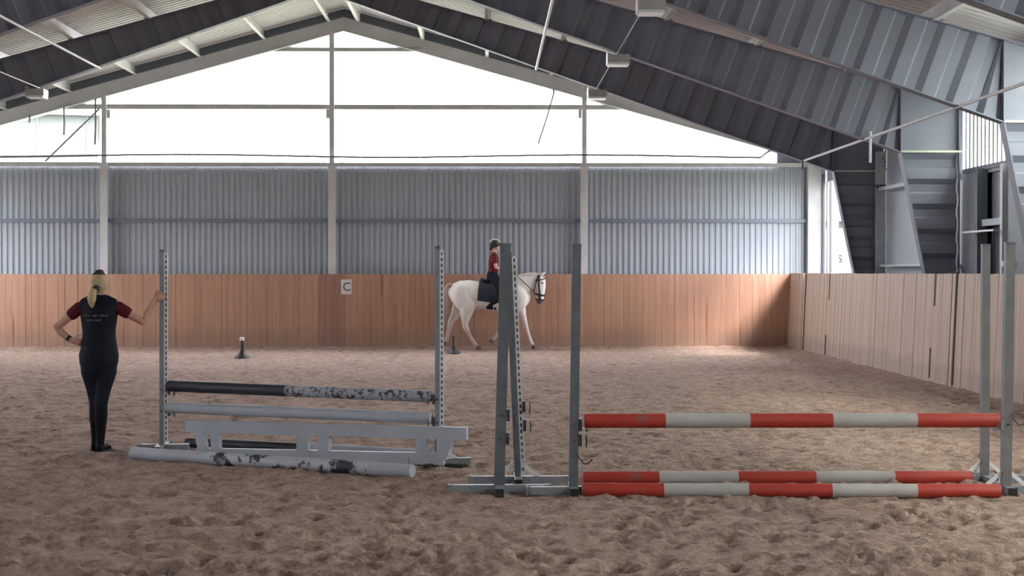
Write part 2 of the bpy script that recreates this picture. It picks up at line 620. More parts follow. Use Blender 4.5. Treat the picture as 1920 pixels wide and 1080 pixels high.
def make_floor():
    ys = [7.2]
    while ys[-1] < 34.9: ys.append(ys[-1] * 1.0021)
    ys = np.array(ys)
    NC = 600
    xl = np.maximum(-14.0, -0.36 * ys - 2.4)
    xr = np.minimum(7.55, 0.375 * ys + 2.4)
    t = np.linspace(0, 1, NC)
    X = xl[:, None] + (xr - xl)[:, None] * t[None, :]
    Y = np.repeat(ys[:, None], NC, 1)
    Z = 0.022 * vnoise(X, Y, 1.1, 1) + 0.016 * vnoise(X, Y, 0.30, 2) + 0.026 * vnoise(X, Y, 0.13, 3) + 0.014 * vnoise(X, Y, 0.06, 4)
    # hoof prints
    rs = np.random.RandomState(5)
    lo = np.log(ys[0])
    for k in range(6400):
        cy = math.exp(rs.uniform(lo, math.log(34.6)))
        cx = rs.uniform(-0.36 * cy - 2.2, min(6.6, 0.375 * cy + 2.2))
        r = rs.uniform(0.05, 0.085)
        dep = rs.uniform(0.012, 0.038)
        i0 = np.searchsorted(ys, cy - 0.2); i1 = np.searchsorted(ys, cy + 0.2)
        wd = (xr[i0] - xl[i0]) / (NC - 1)
        j0 = max(0, int((cx - 0.2 - xl[i0]) / wd) - 2); j1 = min(NC, int((cx + 0.2 - xl[i0]) / wd) + 3)
        if j1 <= j0 or i1 <= i0: continue
        d = np.sqrt((X[i0:i1, j0:j1] - cx) ** 2 + (Y[i0:i1, j0:j1] - cy) ** 2) / r
        Z[i0:i1, j0:j1] += -dep * np.exp(-d ** 3) + 0.45 * dep * np.exp(-((d - 1.35) / 0.35) ** 2)
    Z *= np.clip(1.15 - 0.012 * Y, 0.7, 1.1)
    Z -= 0.004
    # sand banked up against the kickboards
    Z += 0.05 * np.clip((Y - 34.1) / 0.6, 0, 1) ** 2 + 0.04 * np.clip((X - 6.2) / 0.5, 0, 1) ** 2
    NR = len(ys)
    co = np.stack([X, Y, Z], -1).reshape(-1, 3)
    ii = (np.arange(NR - 1)[:, None] * NC + np.arange(NC - 1)[None, :]).reshape(-1)
    q = np.stack([ii, ii + 1, ii + NC + 1, ii + NC], -1)
    # the rest of the riding surface, outside the view: a flat bed just beneath
    nb = len(co)
    bed = np.array([[XL - .2, YF - .3, -0.05], [XR + .2, YF - .3, -0.05], [XR + .2, YB + .3, -0.05], [XL - .2, YB + .3, -0.05]])
    co = np.concatenate([co, bed]); q = np.concatenate([q, [[nb, nb + 1, nb + 2, nb + 3]]])
    me = bpy.data.meshes.new('floor')
    me.vertices.add(len(co)); me.vertices.foreach_set('co', co.reshape(-1).astype(np.float32))
    me.loops.add(len(q) * 4); me.loops.foreach_set('vertex_index', q.reshape(-1).astype(np.int32))
    me.polygons.add(len(q))
    me.polygons.foreach_set('loop_start', np.arange(0, len(q) * 4, 4).astype(np.int32))
    me.update(calc_edges=True); me.validate()
    me.shade_smooth()
    me.materials.append(M['sand'])
    o = link_mesh('floor', me)
    return tag(o, 'brown sandy riding surface full of hoof prints and clods', 'floor', kind='structure')


make_floor()

# outside ground
g = MB()
for (x0, x1, y0, y1) in ((XR + 0.25, 90, -60, 120), (-90, XL - 0.25, -60, 120), (XL - 0.25, XR + 0.25, YB + 0.3, 120), (XL - 0.25, XR + 0.25, -60, YF - 0.3)):
    g.add([(x0, y0, -0.1), (x1, y0, -0.1), (x1, y1, -0.1), (x0, y1, -0.1)], [(0, 1, 2, 3)])
tag(g.build('ground', M['lawn']), 'green grass around the riding hall, seen through the side opening', 'ground', kind='structure')

# ------------------------------------------------------------------ roof
roof = empty('ceiling', (XC, 15, 7.6), 'pitched roof of ribbed pale sheets on long steel purlins', 'ceiling', kind='structure')
NS = 41
W0 = (YB + 0.3 - YF) / NS


def roof_sheet_mesh(sgn):
    mb = MB()
    pr = [(0, 0), (.34, 0), (.44, .05), (.60, .05), (.70, 0)]
    nper = 5
    pts = []
    for k in range(nper):
        for a, h in pr: pts.append(((k + a) / nper * W0, h))
    pts.append((W0, 0))
    vs, fs = [], []
    L = 11.05
    for (y, h) in pts:
        vs.append((0.0, y, h)); vs.append((sgn * L, y, h - SL * L))
    for i in range(len(pts) - 1):
        fs.append((2 * i, 2 * i + 1, 2 * i + 3, 2 * i + 2))
    mb.add(vs, fs)
    return mb.mesh('roof_sheet', M['roofsheet'], sharp=0.3)


for sgn in (-1, 1):
    me = roof_sheet_mesh(sgn)
    for k in range(NS):
        link_mesh('roof_sheet', me, roof, V((XC, YF + k * W0, 7.62)) - V(roof.location))
PD = [0.36 + 1.44 * k for k in range(8)]
pm = {}
for sgn in (-1, 1):
    mb = MB()
    # Z section: web plus two flanges, 0.20 deep
    prof = [(-.07, .0), (-.005, .0), (-.005, .20), (.06, .20 - SL * .06 * 1), (.06, .19 - SL * .06), (.005, .19), (.005, -.012), (-.07, -.012)]
    mb.prism([(sgn * x, YF, z) for x, z in prof], (0, YB - YF, 0))
    pm[sgn] = mb.mesh('purlin', M['purlin'], sharp=0.3)
    for d in PD:
        x = XC + sgn * d
        link_mesh('purlin', pm[sgn], roof, V((x, 0, z_top(x) + 0.012)) - V(roof.location))


# ------------------------------------------------------------------ portal frames with corrugated webs
def zb(d): return 7.08 - 0.35 * d            # underside of the tapered rafter
KX = 9.85                                      # distance of the inner knee from the ridge
OX = 10.79                                     # outer face of the column
TP = 0.05


def trap(u):
    u = u % 1.0
    if u < .40: return -1.0
    if u < .48: return -1 + 2 * (u - .40) / .08
    if u < .78: return 1.0
    return 1 - 2 * (u - .78) / .22


def web_rafter(sgn):
    mb = MB()
    P, A = 0.40, 0.024
    ds = []
    k = 0
    while True:
        for a in (0, .40, .48, .78):
            ds.append((k + a) * P)
        k += 1
        if k * P > KX - 0.1: break
    ds = [d for d in ds if d < KX] + [KX]
    vs, fs = [], []
    for d in ds:
        h = z_top(XC + d) - zb(d)
        d2 = d + (0.29 * h + 0.04) * min(1, d / 1.5) * (1 if d < KX - 1e-6 else 0)
        d2 = min(d2, KX)
        y = A * trap(d / P + 1e-6)
        vs.append((XC + sgn * d, y, zb(d))); vs.append((XC + sgn * d2, y, 7.40 - SL * d2))
    for i in range(len(ds) - 1):
        fs.append((2 * i, 2 * i + 2, 2 * i + 3, 2 * i + 1))
    # corner left by the leaning last rib
    mb.add(vs, fs)
    return mb


def web_column(sgn):
    mb = MB()
    P, A = 0.40, 0.03
    zs = []
    k = 0
    z1 = zb(KX)
    while k * P < z1:
        for a in (0, .40, .48, .78): zs.append((k + a) * P)
        k += 1
    zs = [z for z in zs if z < z1] + [z1]
    def xi(z): return KX + (z1 - z) * 0.205
    vs, fs = [], []
    for z in zs:
        y = A * trap(z / P + 1e-6)
        vs.append((XC + sgn * xi(z), y, z)); vs.append((XC + sgn * (OX - .02), y, z))
    for i in range(len(zs) - 1):
        fs.append((2 * i, 2 * i + 1, 2 * i + 3, 2 * i + 2))
    return mb.add(vs, fs)


def make_frame():
    root = empty('portal_frame', (0, 0, 0))
    z1 = zb(KX)
    for s in (-1, 1):
        web_rafter(s).build('rafter_web', M['frame'], root, sharp=0.3)
        web_column(s).build('column_web', M['frame'], root, sharp=0.3)
        f = MB()
        f.bar((XC, 0, zb(0) - .008), (XC + s * KX, 0, zb(KX) - .008), 0.20, 0.016)
        f.build('bottom_flange', M['frame'], root)
        f = MB()
        f.bar((XC, 0, 7.40 - .008), (XC + s * OX, 0, 7.40 - SL * OX - .008), 0.20, 0.016)
        f.build('top_flange', M['frame'], root)
        f = MB()
        f.bar((XC + s * KX, 0, z1), (XC + s * (KX + z1 * .205), 0, 0), 0.20, 0.016, up=(1, 0, 0))
        f.build('inner_flange', M['frame'], root)
        f = MB()
        f.bar((XC + s * OX, 0, 7.40 - SL * OX), (XC + s * OX, 0, 0), 0.20, 0.016, up=(1, 0, 0))
        f.build('outer_flange', M['frame'], root)
        k = MB()
        k.prism([(XC + s * KX, -.008, z1), (XC + s * (OX - .01), -.008, z1), (XC + s * (OX - .01), -.008, 7.39 - SL * OX), (XC + s * KX, -.008, 7.39 - SL * KX)], (0, .016, 0))
        k.bar((XC + s * KX, 0, z1), (XC + s * KX, 0, 7.38 - SL * KX), .19, .014, up=(1, 0, 0))
        k.build('knee_plate', M['frame'], root)
        k = MB()
        k.bar((XC + s * KX, 0, z1), (XC + s * (OX + .03), 0, z1), .21, .03)
        k.build('knee_stiffener', M['greenish'] if s > 0 else M['frame'], root)
        for d in PD:
            x = XC + s * d
            c = MB()
            c.box((x + s * .03, 0, z_top(x) + .085), (.016, .17, .15))
            c.box((x + s * .0, 0, z_top(x) + .006), (.13, .17, .01))
            c.build('cleat', M['frame'], root)
    return root


f0 = make_frame()
FL = ['grey steel portal frame with ribbed web nearest the back gable', 'second grey ribbed portal frame from the back gable',
      'third grey ribbed portal frame from the back gable, over the corrugated side window',
      'fourth ribbed portal frame from the back gable, over the woman', 'fifth ribbed portal frame from the back gable, nearest the viewer']
for i, y in enumerate(FRAMES):
    f = f0 if i == 0 else copy_tree(f0)
    f.location = (0, y, 0)
    tag(f, FL[i], 'steel frame', 'portal frames along the hall')

# ------------------------------------------------------------------ back gable
wb = empty('wall_back', (XC, YB, 0), 'back gable wall of ribbed grey sheets with steel posts and rails', 'wall', kind='structure')
XG = 7.30                                        # right end of the gable sheets
ZC = 4.10                                        # top of the sheets
PITCH_R = 0.13
NRIB = 8
SW = PITCH_R * NRIB


def clad_mesh(nrib, h):
    mb = MB()
    vs, fs, pts = [], [], []
    for k in range(nrib):
        for a, y in ((0, 0), (.34, 0), (.46, -.020), (.80, -.020), (.92, 0)): pts.append(((k + a) * PITCH_R, y))
    pts.append((nrib * PITCH_R, 0))
    for x, y in pts:
        vs.append((x, y, 0)); vs.append((x, y, h))
    for i in range(len(pts) - 1): fs.append((2 * i, 2 * i + 2, 2 * i + 3, 2 * i + 1))
    mb.add(vs, fs)
    return mb.mesh('cladding_sheet', M['clad'], sharp=0.3)


cm = clad_mesh(NRIB, ZC - 1.4)
nsh = int(math.ceil((XG - XL) / SW))
for k in range(nsh):
    link_mesh('cladding_sheet', cm, wb, V((XG - (k + 1) * SW, YB + .10, 1.4)) - V(wb.location))
# solid lower wall behind the kickboard and the strip above the rafter
mb = MB(); mb.bb((XL, YB + .14, 0), (XR, YB + .2, 1.6)); mb.build('lower_wall', M['panel'], wb)
mb = MB(); mb.bb((XG, YB + .02, 1.4), (XR + .02, YB + .16, 4.1)); mb.build('corner_sheet', M['panel'], wb)
mb = MB(); mb.bb((XR - .10, YB - .18, 0), (XR - .04, YB + .1, 3.9)); mb.build('dark_gap_strip', M['dark'], wb)  # dark strip standing in for the shaded gap beside the corner post
mb = MB(); mb.bb((7.19, YB - .16, 0), (7.49, YB + .02, 4.12)); mb.build('corner_post', M['rail'], wb)
for s in (-1, 1):
    mb = MB()
    a, b = XC, XC + s * 10.85
    mb.prism([(a, YB - .05, 7.09), (b, YB - .05, 7.09 - .277 * 10.85), (b, YB - .05, 7.41 - .277 * 10.85), (a, YB - .05, 7.41)], (0, .12, 0))
    mb.prism([(a, YB - .14, 7.085), (b, YB - .14, 7.085 - .277 * 10.85), (b, YB - .14, 7.10 - .277 * 10.85), (a, YB - .14, 7.10)], (0, .30, 0))
    mb.build('gable_rafter', M['rail'], wb)
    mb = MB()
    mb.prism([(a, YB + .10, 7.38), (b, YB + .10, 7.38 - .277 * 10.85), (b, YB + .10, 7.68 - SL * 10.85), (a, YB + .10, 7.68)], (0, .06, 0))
    mb.build('gable_infill', M['dark'], wb, label='gable sheet between the rafter and the roof, its shade painted dark')  # upper gable sheet in shadow, the shade put into its dark colour
for px in (195.5, 622.5, 1095.5):
    p = at(px, 300, YB - .08)
    mb = MB()
    mb.bb((p.x - .055, YB - .12, 1.2), (p.x + .055, YB - .02, z_gable(p.x) + .05))
    mb.bb((p.x - .085, YB - .14, 1.2), (p.x + .085, YB - .12, ZC + .02))
    mb.bb((p.x - .085, YB - .02, 1.2), (p.x + .085, YB + .0, ZC + .02))
    gp = mb.build('gable_post', M['rail'], wb)
    b = MB()
    sx = 1 if px < 300 else -1
    zr = at(px, 214, YB).z
    b.bb((p.x + sx * .06, YB - .08, zr - .10), (p.x + sx * .13, YB - .05, zr + .10))
    b.build('bracket', M['rail'], gp)
# rails: one on top of the sheets, one girt over the sheets, two across the glazing
def rail(py, h, dep, y1, x0, x1, name, m):
    z = at(900, py, YB).z
    mb = MB()
    mb.bb((x0, y1 - dep, z - h / 2), (x1, y1, z + h / 2))
    mb.bb((x0, y1 - dep - .03, z + h / 2 - .012), (x1, y1 - dep, z + h / 2))
    mb.build(name, m, wb)
    return z


rail(309, .085, .10, YB + .05, XL, 7.19, 'cill_rail', M['rail'])
rail(414, .075, .10, YB + .06, XL, 7.19, 'girt', M['frame'])  # girt in the darker frame paint, its shadow line put into the colour
z200 = rail(201, .105, .08, YB + .06, XC - 7.2 + .9, XC + 7.2 - .9, 'glazing_rail', M['rail'])
z93 = rail(93.5, .085, .08, YB + .06, XC - 1.75, XC + 1.75, 'glazing_rail', M['rail'])
# wall around the glazing at the eaves
xw = at(1458, 290, YB).x
for s in (-1, 1):
    x0 = xw if s > 0 else 2 * XC - xw
    x1 = XR if s > 0 else XL
    poly = under_gable([(min(x0, x1), ZC), (max(x0, x1), ZC), (max(x0, x1), 9), (min(x0, x1), 9)], -.05)
    mb = MB(); mb.prism([(x, YB + .06, z) for x, z in poly], (0, .06, 0)); mb.build('eaves_panel', M['frame'], wb)
win = empty('window_1', (XC, YB + .08, ZC), 'large triangular gable glazing letting in white daylight', 'window', kind='structure')
px_ = [2 * XC - xw] + [at(p, 300, YB).x for p in (195.5, 622.5, 1095.5)] + [xw]
for i in range(4):
    for z0, z1 in ((ZC, z200), (z200, z93), (z93, 8)):
        poly = under_gable([(px_[i], z0), (px_[i + 1], z0), (px_[i + 1], z1), (px_[i], z1)])
        if len(poly) < 3: continue
        mb = MB(); mb.prism([(x, YB + .075, z) for x, z in poly], (0, .006, 0))
        mb.build('pane', M['pane'], win)

# ------------------------------------------------------------------ front gable, behind the viewer
wf = empty('wall_front', (XC, YF, 0), 'closed front gable wall behind the viewer', 'wall', kind='structure')
mb = MB(); mb.bb((XL, YF - .2, 0), (XR, YF - .1, ZC)); mb.build('sheet', M['clad'], wf)
mb = MB()
for s in (-1, 1):
    a, b = XC, XC + s * 10.85
    mb.prism([(a, YF - .2, ZC), (b, YF - .2, ZC), (b, YF - .2, 7.72 - SL * 10.85), (a, YF - .2, 7.72)], (0, .1, 0))
mb.build('gable_sheet', M['clad'], wf)

# ------------------------------------------------------------------ long walls
wr = empty('wall_right', (XR, 15, 0), 'right long wall of grey panels with window bands above', 'wall', kind='structure')
BAY = [YB, 29.6, 24.8, 19.85, 14.9, 9.95, 5.0, 0.0, YF]
XW = XR + .04
mb = MB(); mb.bb((XW, 29.6, 0), (XW + .08, YB, 1.55)); mb.build('wall_panel', M['panel'], wr)
mb = MB(); mb.bb((XW, 29.6, 3.70), (XW + .08, YB, 4.7)); mb.build('wall_panel', M['frame'], wr)
mb = MB(); mb.bb((XW, 24.8, 0), (XW + .08, 29.72, 4.7)); mb.build('wall_panel', M['panel'], wr)
for y0, y1 in ((24.95, 29.36),):
    mb = MB(); mb.bb((XR - .16, y0, 3.24), (XR + .04, y1, 3.31)); mb.build('girt', M['panel'], wr)
    mb = MB(); mb.bb((XR - .14, y0, 1.80), (XR + .04, y1, 1.84)); mb.build('girt', M['galv'], wr)
# bay with the door: panels around the opening
YD0, YD1 = 22.45, 23.60
for lo, hi in (((XW, YD1, 0), (XW + .08, 24.8, 3.28)), ((XW, 19.85, 0), (XW + .08, YD0, 3.28)), ((XW + .25, YD0 - .1, 0), (XW + .33, YD1 + .1, 3.28)), ((XW, YD0 - .06, 0), (XW + .3, YD0, 3.28)), ((XW, YD1, 0), (XW + .3, YD1 + .06, 3.28)), ((XW, YD0 - .05, 3.22), (XW + .33, YD1 + .05, 3.28))):
    mb = MB(); mb.bb(lo, hi); mb.build('wall_panel', M['panel'], wr)
for k in range(3, 8):
    y1, y0 = BAY[k], BAY[k + 1]
    mb = MB(); mb.bb((XW, y0, 0), (XW + .08, y1, 3.3 if k < 7 else 4.7)); mb.build('wall_panel', M['panel'], wr)
mb = MB(); mb.bb((XW - .04, YF, 3.27), (XW + .1, 24.7, 3.34)); mb.build('window_rail', M['frame'], wr)
mb = MB(); mb.bb((XW, YF, 4.52), (XW + .1, 24.8, 4.75)); mb.build('eaves_beam', M['frame'], wr)

win2 = empty('window_2', (XW, 32.2, 1.6), 'tall clear side window beside the back gable, a truck outside', 'window', kind='structure')
mb = MB(); mb.bb((XW + .03, 29.7, 1.6), (XW + .036, 33.9, 3.70)); mb.build('pane', M['pane'], win2)
for y0, y1 in ((33.95, 34.25), (34.38, 34.52)):
    mb = MB(); mb.bb((XR - .03, y0, 1.55), (XW + .08, y1, 3.72)); mb.build('jamb', M['white_frame'], win2)
mb = MB(); mb.bb((XR - .03, 29.7, 1.53), (XW + .1, YB, 1.60)); mb.build('window_sill', M['white_frame'], win2)


def poly_sheet(y0, y1, z0, z1):
    mb = MB()
    n = int(round((y1 - y0) / .20))
    p = (y1 - y0) / n
    vs, fs, pts = [], [], []
    for k in range(n):
        for a, x in ((0, 0), (.3, 0), (.45, .03), (.7, .03), (.85, 0)): pts.append((y0 + (k + a) * p, x))
    pts.append((y1, 0))
    for y, x in pts: vs += [(XW + .03 + x, y, z0), (XW + .03 + x, y, z1)]
    for i in range(len(pts) - 1): fs.append((2 * i, 2 * i + 2, 2 * i + 3, 2 * i + 1))
    return mb.add(vs, fs)


win3 = empty('window_3', (XW, 22.3, 3.3), 'corrugated translucent window sheet above the side door', 'window', kind='structure')
YS = np.linspace(19.95, 24.7, 6)
for k in range(5):
    poly_sheet(YS[k], YS[k + 1], 3.32, 4.55).build('translucent_sheet', M['poly_green_light'], win3, sharp=0.3)
mb = MB()  # added strips that imitate the darker flanks of the corrugation
yy = 20.05
while yy < 24.7:
    mb.bb((XW - .005, yy - .045, 3.32), (XW + .03, yy + .045, 4.55)); yy += .19
mb.build('flank_shade_strip', M['white_frame'], win3)['kind'] = 'stuff'
win4 = empty('window_4', (XW, 7.5, 3.3), 'unseen corrugated translucent band along the right wall, continued to brighten the foreground', 'window', kind='structure')
for k in range(3, 7):  # unseen bays, glazing carried on towards the viewer to brighten the foreground
    poly_sheet(BAY[k + 1] + .1, BAY[k] - .1, 3.3, 4.55).build('translucent_sheet', M['poly_green_light'], win4, sharp=0.3)

dr = empty('door_1', (XR, 23.0, 0), 'dark recessed service door below the translucent side window', 'door', kind='structure')
for y in (YD0, YD1):
    mb = MB(); mb.bb((XR - .12, y - .05, 0), (XR + .04, y + .05, 3.28))
    mb.build('door_post', M['dark'] if y > 23 else M['rail'], dr)
mb = MB(); mb.bb((XR - .06, YD0 + .05, 2.40), (XR + .06, YD1 - .05, 2.50)); mb.build('transom', M['panel'], dr)
mb = MB(); mb.bb((XR + .12, YD0 + .05, 0), (XR + .17, YD1 - .05, 2.40)); mb.build('door_leaf', M['dark'], dr)
mb = MB(); mb.bb((XR + .12, YD0 + .05, 2.50), (XR + .16, YD1 - .05, 3.26)); mb.build('overpanel', M['panel'], dr)
mb = MB()
mb.bar((XR - .25, YD0 - .1, 2.31), (XR - .25, YD1 + .25, 2.31), .03, .03)
mb.bar((XR - .25, YD0 + .1, 2.31), (XR - .10, YD0 + .1, 2.31), .02, .02)
mb.bar((XR - .25, YD1 - .05, 2.31), (XR - .10, YD1 - .05, 2.31), .02, .02)
mb.build('slide_rail', M['galv'], dr)
mb = MB(); mb.bb((XR - .14, 21.9, 1.78), (XR + .0, 22.4, 1.86)); mb.build('latch_bar', M['galv'], dr)
mb = MB(); mb.bb((XR - .10, 19.95, 0), (XR + .04, 22.2, 3.26)); mb.build('side_panel', M['dark'], dr)

mb = MB()
mb.bb((7.40, 29.42, 0), (7.585, 29.47, 4.0))
for dx, z in ((0, 3.87), (.03, 3.80), (.0, 3.73), (.05, 3.66)):
    mb.bb((7.53 + dx, 29.405, z - .02), (7.55 + dx, 29.42, z + .02), 1)
mb.bb((7.39, 29.38, 3.30), (7.585, 29.42, 3.37), 1)
o = mb.build_at('cable_post', [M['galv'], M['dark']], (7.52, 29.45, 0))
tag(o, 'pale upright steel channel with bolt holes beside the first frame column', 'post')

wl = empty('wall_left', (XL, 15, 0), 'left long wall out of view with window bands like the right wall', 'wall', kind='structure')
XV = XL - .04
mb = MB(); mb.bb((XV - .08, 29.6, 0), (XV, YB, 1.55)); mb.build('wall_panel', M['panel'], wl)
mb = MB(); mb.bb((XV - .08, YF, 0), (XV, 29.6, 3.3)); mb.build('wall_panel', M['panel'], wl)
mb = MB(); mb.bb((XV - .08, YF, 4.5), (XV, YB, 4.75)); mb.build('eaves_beam', M['frame'], wl)
win5 = empty('window_5', (XV, 15, 3.3), 'window band of the left wall, out of view', 'window', kind='structure')
mb = MB(); mb.bb((XV - .05, 29.7, 1.55), (XV - .044, YB, 3.7)); mb.build('pane', M['pane'], win5)
mb = MB(); mb.bb((XV - .05, 0.0, 3.3), (XV - .044, 24.8, 4.5)); mb.build('translucent_sheet', M['poly'], win5)
mb = MB(); mb.bb((XV - .08, YF, 3.3), (XV, 0.0, 4.75)); mb.bb((XV - .08, 24.8, 3.3), (XV, 29.6, 4.75)); mb.bb((XV - .08, 29.6, 3.7), (XV, YB, 4.75)); mb.build('upper_panel', M['panel'], wl)


# ------------------------------------------------------------------ kickboards
KH = 1.655
PW = 0.145


def plank_mesh(h, wd, t=.035):
    mb = MB()
    e = .0022
    pr = [(-wd / 2 + .001, 0), (-wd / 2 + .001, -t + e), (-wd / 2 + e, -t), (wd / 2 - e, -t), (wd / 2 - .001, -t + e), (wd / 2 - .001, 0)]
    mb.prism([(x, y, -.05) for x, y in pr], (0, 0, h + .05))
    return mb


kb = empty('kickboard', (XC, YB, 0), 'tall pine plank kickboard along the back gable', 'kickboard', kind='structure')
XK0, XK1 = -13.3, 6.80
n = int((XK1 - XK0) / PW)
me = plank_mesh(KH, PW).mesh('plank', M['wood'], sharp=0.3)
me_dark = plank_mesh(KH, PW).mesh('plank', M['wood_stained'], sharp=0.3)
for k in range(n):
    x = XK1 - (k + .5) * PW
    p_ = link_mesh('plank', me_dark if abs(x + 3.50) < .24 else me, kb, V((x, YB - .14 + rnd.uniform(-.004, .004), rnd.uniform(-.004, .004))) - V(kb.location))
mb = MB(); mb.bb((XK0, YB - .135, KH - .2), (XK1, YB - .06, KH - .1)); mb.bb((XK0, YB - .135, .2), (XK1, YB - .06, .3)); mb.build('backing_rail', M['wood_side'], kb)

ks = empty('kickboard', (6.78, 20, 0), 'pale pine plank kickboard along the right long side', 'kickboard', kind='structure')
lean = math.atan(.075 / 1.65)
me2 = plank_mesh(KH + .02, PW).mesh('plank', M['wood_side'], sharp=0.3)
RS = Matrix.Rotation(-PI / 2, 3, 'Z')
yk = YB - .18
joints = [at(1508, 580, 33.2).y, 22.45]
y = yk
ylim = 12.0
gaps = []
BIG = [33.1, 22.5]
k = 0
while y > ylim:
    if any(abs(y - b) < PW / 2 for b in BIG):
        gaps.append(y); y -= .045
    o = link_mesh('plank', me2, ks, V((6.755 + rnd.uniform(-.004, .004), y - PW / 2, rnd.uniform(-.005, .005))) - V(ks.location))
    o.rotation_euler = (0, lean, -PI / 2)
    o.rotation_euler = (Matrix.Rotation(lean, 3, 'Y') @ Matrix.Rotation(-PI / 2, 3, 'Z')).to_euler()
    y -= PW
mb = MB()
mb.prism([(6.75, YF, 0), (6.78, YF, 0), (6.865, YF, KH), (6.835, YF, KH)], (0, y - YF, 0))
mb.build('plank_run', M['wood_side'], ks)
mb = MB()
mb.prism([(6.790, 12, 0), (6.80, 12, 0), (6.88, 12, KH - .03), (6.87, 12, KH - .03)], (0, yk - 12, 0))
mb.build('backing_board', M['joint'], ks)
def slot(px, py0, py1, Y):
    """a dark slit cut between two planks"""
    mb = MB()
    za, zc_ = at(px, py1, Y).z, at(px, py0, Y).z
    x0 = 6.755 - .043
    mb.prism([(x0 + za * .045, Y - .035, za), (x0 + za * .045 + .02, Y - .035, za), (x0 + zc_ * .045 + .02, Y - .035, zc_), (x0 + zc_ * .045, Y - .035, zc_)], (0, .07, 0))
    mb.build('slot', M['joint'], ks)
slot(1553, 514, 562, 30.6); slot(1548, 628, 668, 30.75)
slot(1508, 514, 657, 32.9); slot(1790, 509, 722, 22.3)
slot(1750, 512, 574, 23.35); slot(1742, 652, 708, 23.45)

# ------------------------------------------------------------------ rods, conduits, cables, luminaires
def rod(name, pts, r, m, label, cat, group=None, n=8):
    mb = MB(); mb.tube(pts, [r] * len(pts), n, rnd_cap=False)
    o = mb.build_at(name, m, V(pts[0]))
    tag(o, label, cat, group)
    return o


YN = 9.0
r1 = rod('tie_rod', [(6.05, 29.6, 3.83), (6.05, YN, 3.83)], .022, M['conduit'], 'grey steel rod running lengthwise under the right ends of the frames', 'rod')
r2 = rod('tie_rod', [(XC - 4.15, 29.6, 5.575), (XC - 4.15, YN, 5.575)], .024, M['conduit'], 'white steel rod running lengthwise under the left roof slope', 'rod')
r3 = rod('tie_rod', [(XC + 4.15, 29.6, 5.575), (XC + 4.15, YN, 5.575)], .024, M['conduit'], 'white steel rod running lengthwise under the right roof slope', 'rod')
rod('hanging_rod', [(6.12, 24.69, 3.95), (6.12, 24.69, 3.45)], .022, M['conduit'], 'short pale rod hanging from the knee of the second frame', 'rod')
rod('hanging_rod', [(6.02, 29.55, 3.84), (6.02, 29.55, 3.66)], .022, M['dark'], 'short dark rod hanging from the knee of the first frame', 'rod')
for s, lab in ((-1, 'thin lamp conduit along the left roof slope'), (1, 'thin lamp conduit along the right roof slope')):
    rod('lamp_conduit', [(XC + s * 5.3, 29.6, 5.20), (XC + s * 5.3, YN, 5.20)], .010, M['cable'] if s > 0 else M['conduit'], lab, 'conduit')


def luminaire(x, y, label):
    t = empty('floodlight', (x, y, 5.04), label, 'floodlight', 'floodlights under the frames')
    mb = MB(); mb.bb((x - .17, y - .16, 5.04), (x + .17, y + .16, 5.17)); mb.build('housing', M['lamp'], t)
    mb = MB(); mb.bb((x - .16, y - .17, 5.005), (x + .16, y + .17, 5.04)); mb.build('diffuser', M['lens'], t)
    mb = MB(); mb.bb((x - .185, y - .13, 5.02), (x - .165, y + .13, 5.22)); mb.build('end_plate', M['lens'], t)
    mb = MB(); mb.bb((x - .10, y - .02, 5.17), (x - .07, y + .02, zb(abs(x - XC)) - .03)); mb.bb((x + .07, y - .02, 5.17), (x + .10, y + .02, zb(abs(x - XC)) - .03))
    mb.build('hanger', M['lamp'], t)


luminaire(XC - 5.35, 29.6, 'white floodlight under the left slope of the first frame')
luminaire(XC + 5.32, 29.6, 'white floodlight under the first frame, above the right gable post')
luminaire(XC + 5.32, 24.8, 'white floodlight under the right slope of the second frame')
luminaire(XC + 5.32, 19.85, 'white floodlight under the third frame at the top of the view')

cz = at(900, 291, YB - .2).z
pts = [(XL + .3, YB - .2, cz + .0)]
for x in np.linspace(-13, 6.1, 24):
    pts.append((x, YB - .2, cz + .03 * math.sin(x * .7) - .02))
pe = at(1438, 286, YB - .2); pts.append((pe.x, YB - .2, pe.z)); pe = at(1450, 279, YB - .2); pts.append((pe.x, YB - .2, pe.z))
rod('window_cable', pts, .025, M['cable'], 'thin grey cable strung along the bottom of the gable glazing', 'cable', n=6)
a, b = at(85, 302, YB - .1), at(186, 204, YB - .1)
rod('bracing_wire', [a, b], .022, M['cable'], 'diagonal bracing wire left of the leftmost gable post', 'wire', n=6)
HW = [(55, 216, 55, 230, 'short wire hanging at the far left of the gable glazing'), (120, 206, 120, 253, 'wire hanging left of the leftmost gable post'),
      (179, 200, 178, 271, 'wire hanging close beside the leftmost gable post'), (1038, 176, 1009, 270, 'loose wire hanging left of the rightmost gable post')]
for x0, y0, x1, y1, lab in HW:
    a, b = at(x0, y0, YB - .15), at(x1, y1, YB - .15)
    top = V((a.x, a.y, z_gable(a.x)))
    rod('hanging_wire', [top, a, (a + b) / 2 + V((.01, 0, 0)), b], .021, M['cable'], lab, 'wire', n=5)

# ------------------------------------------------------------------ sign with the letter C
p = at(649.5, 538, YB - .19)
sg = empty('dressage_letter', (p.x, YB - .18, p.z - .17), 'white board with grey letter C on the back kickboard', 'sign')
mb = MB(); mb.bb((p.x - .118, YB - .195, p.z - .165), (p.x + .118, YB - .180, p.z + .165)); mb.build('board', M['sign'], sg)
text_obj('letter', 'C', .27, M['letter'], sg, (p.x + .012, YB - .197, p.z - .005), (PI / 2, 0, 0))

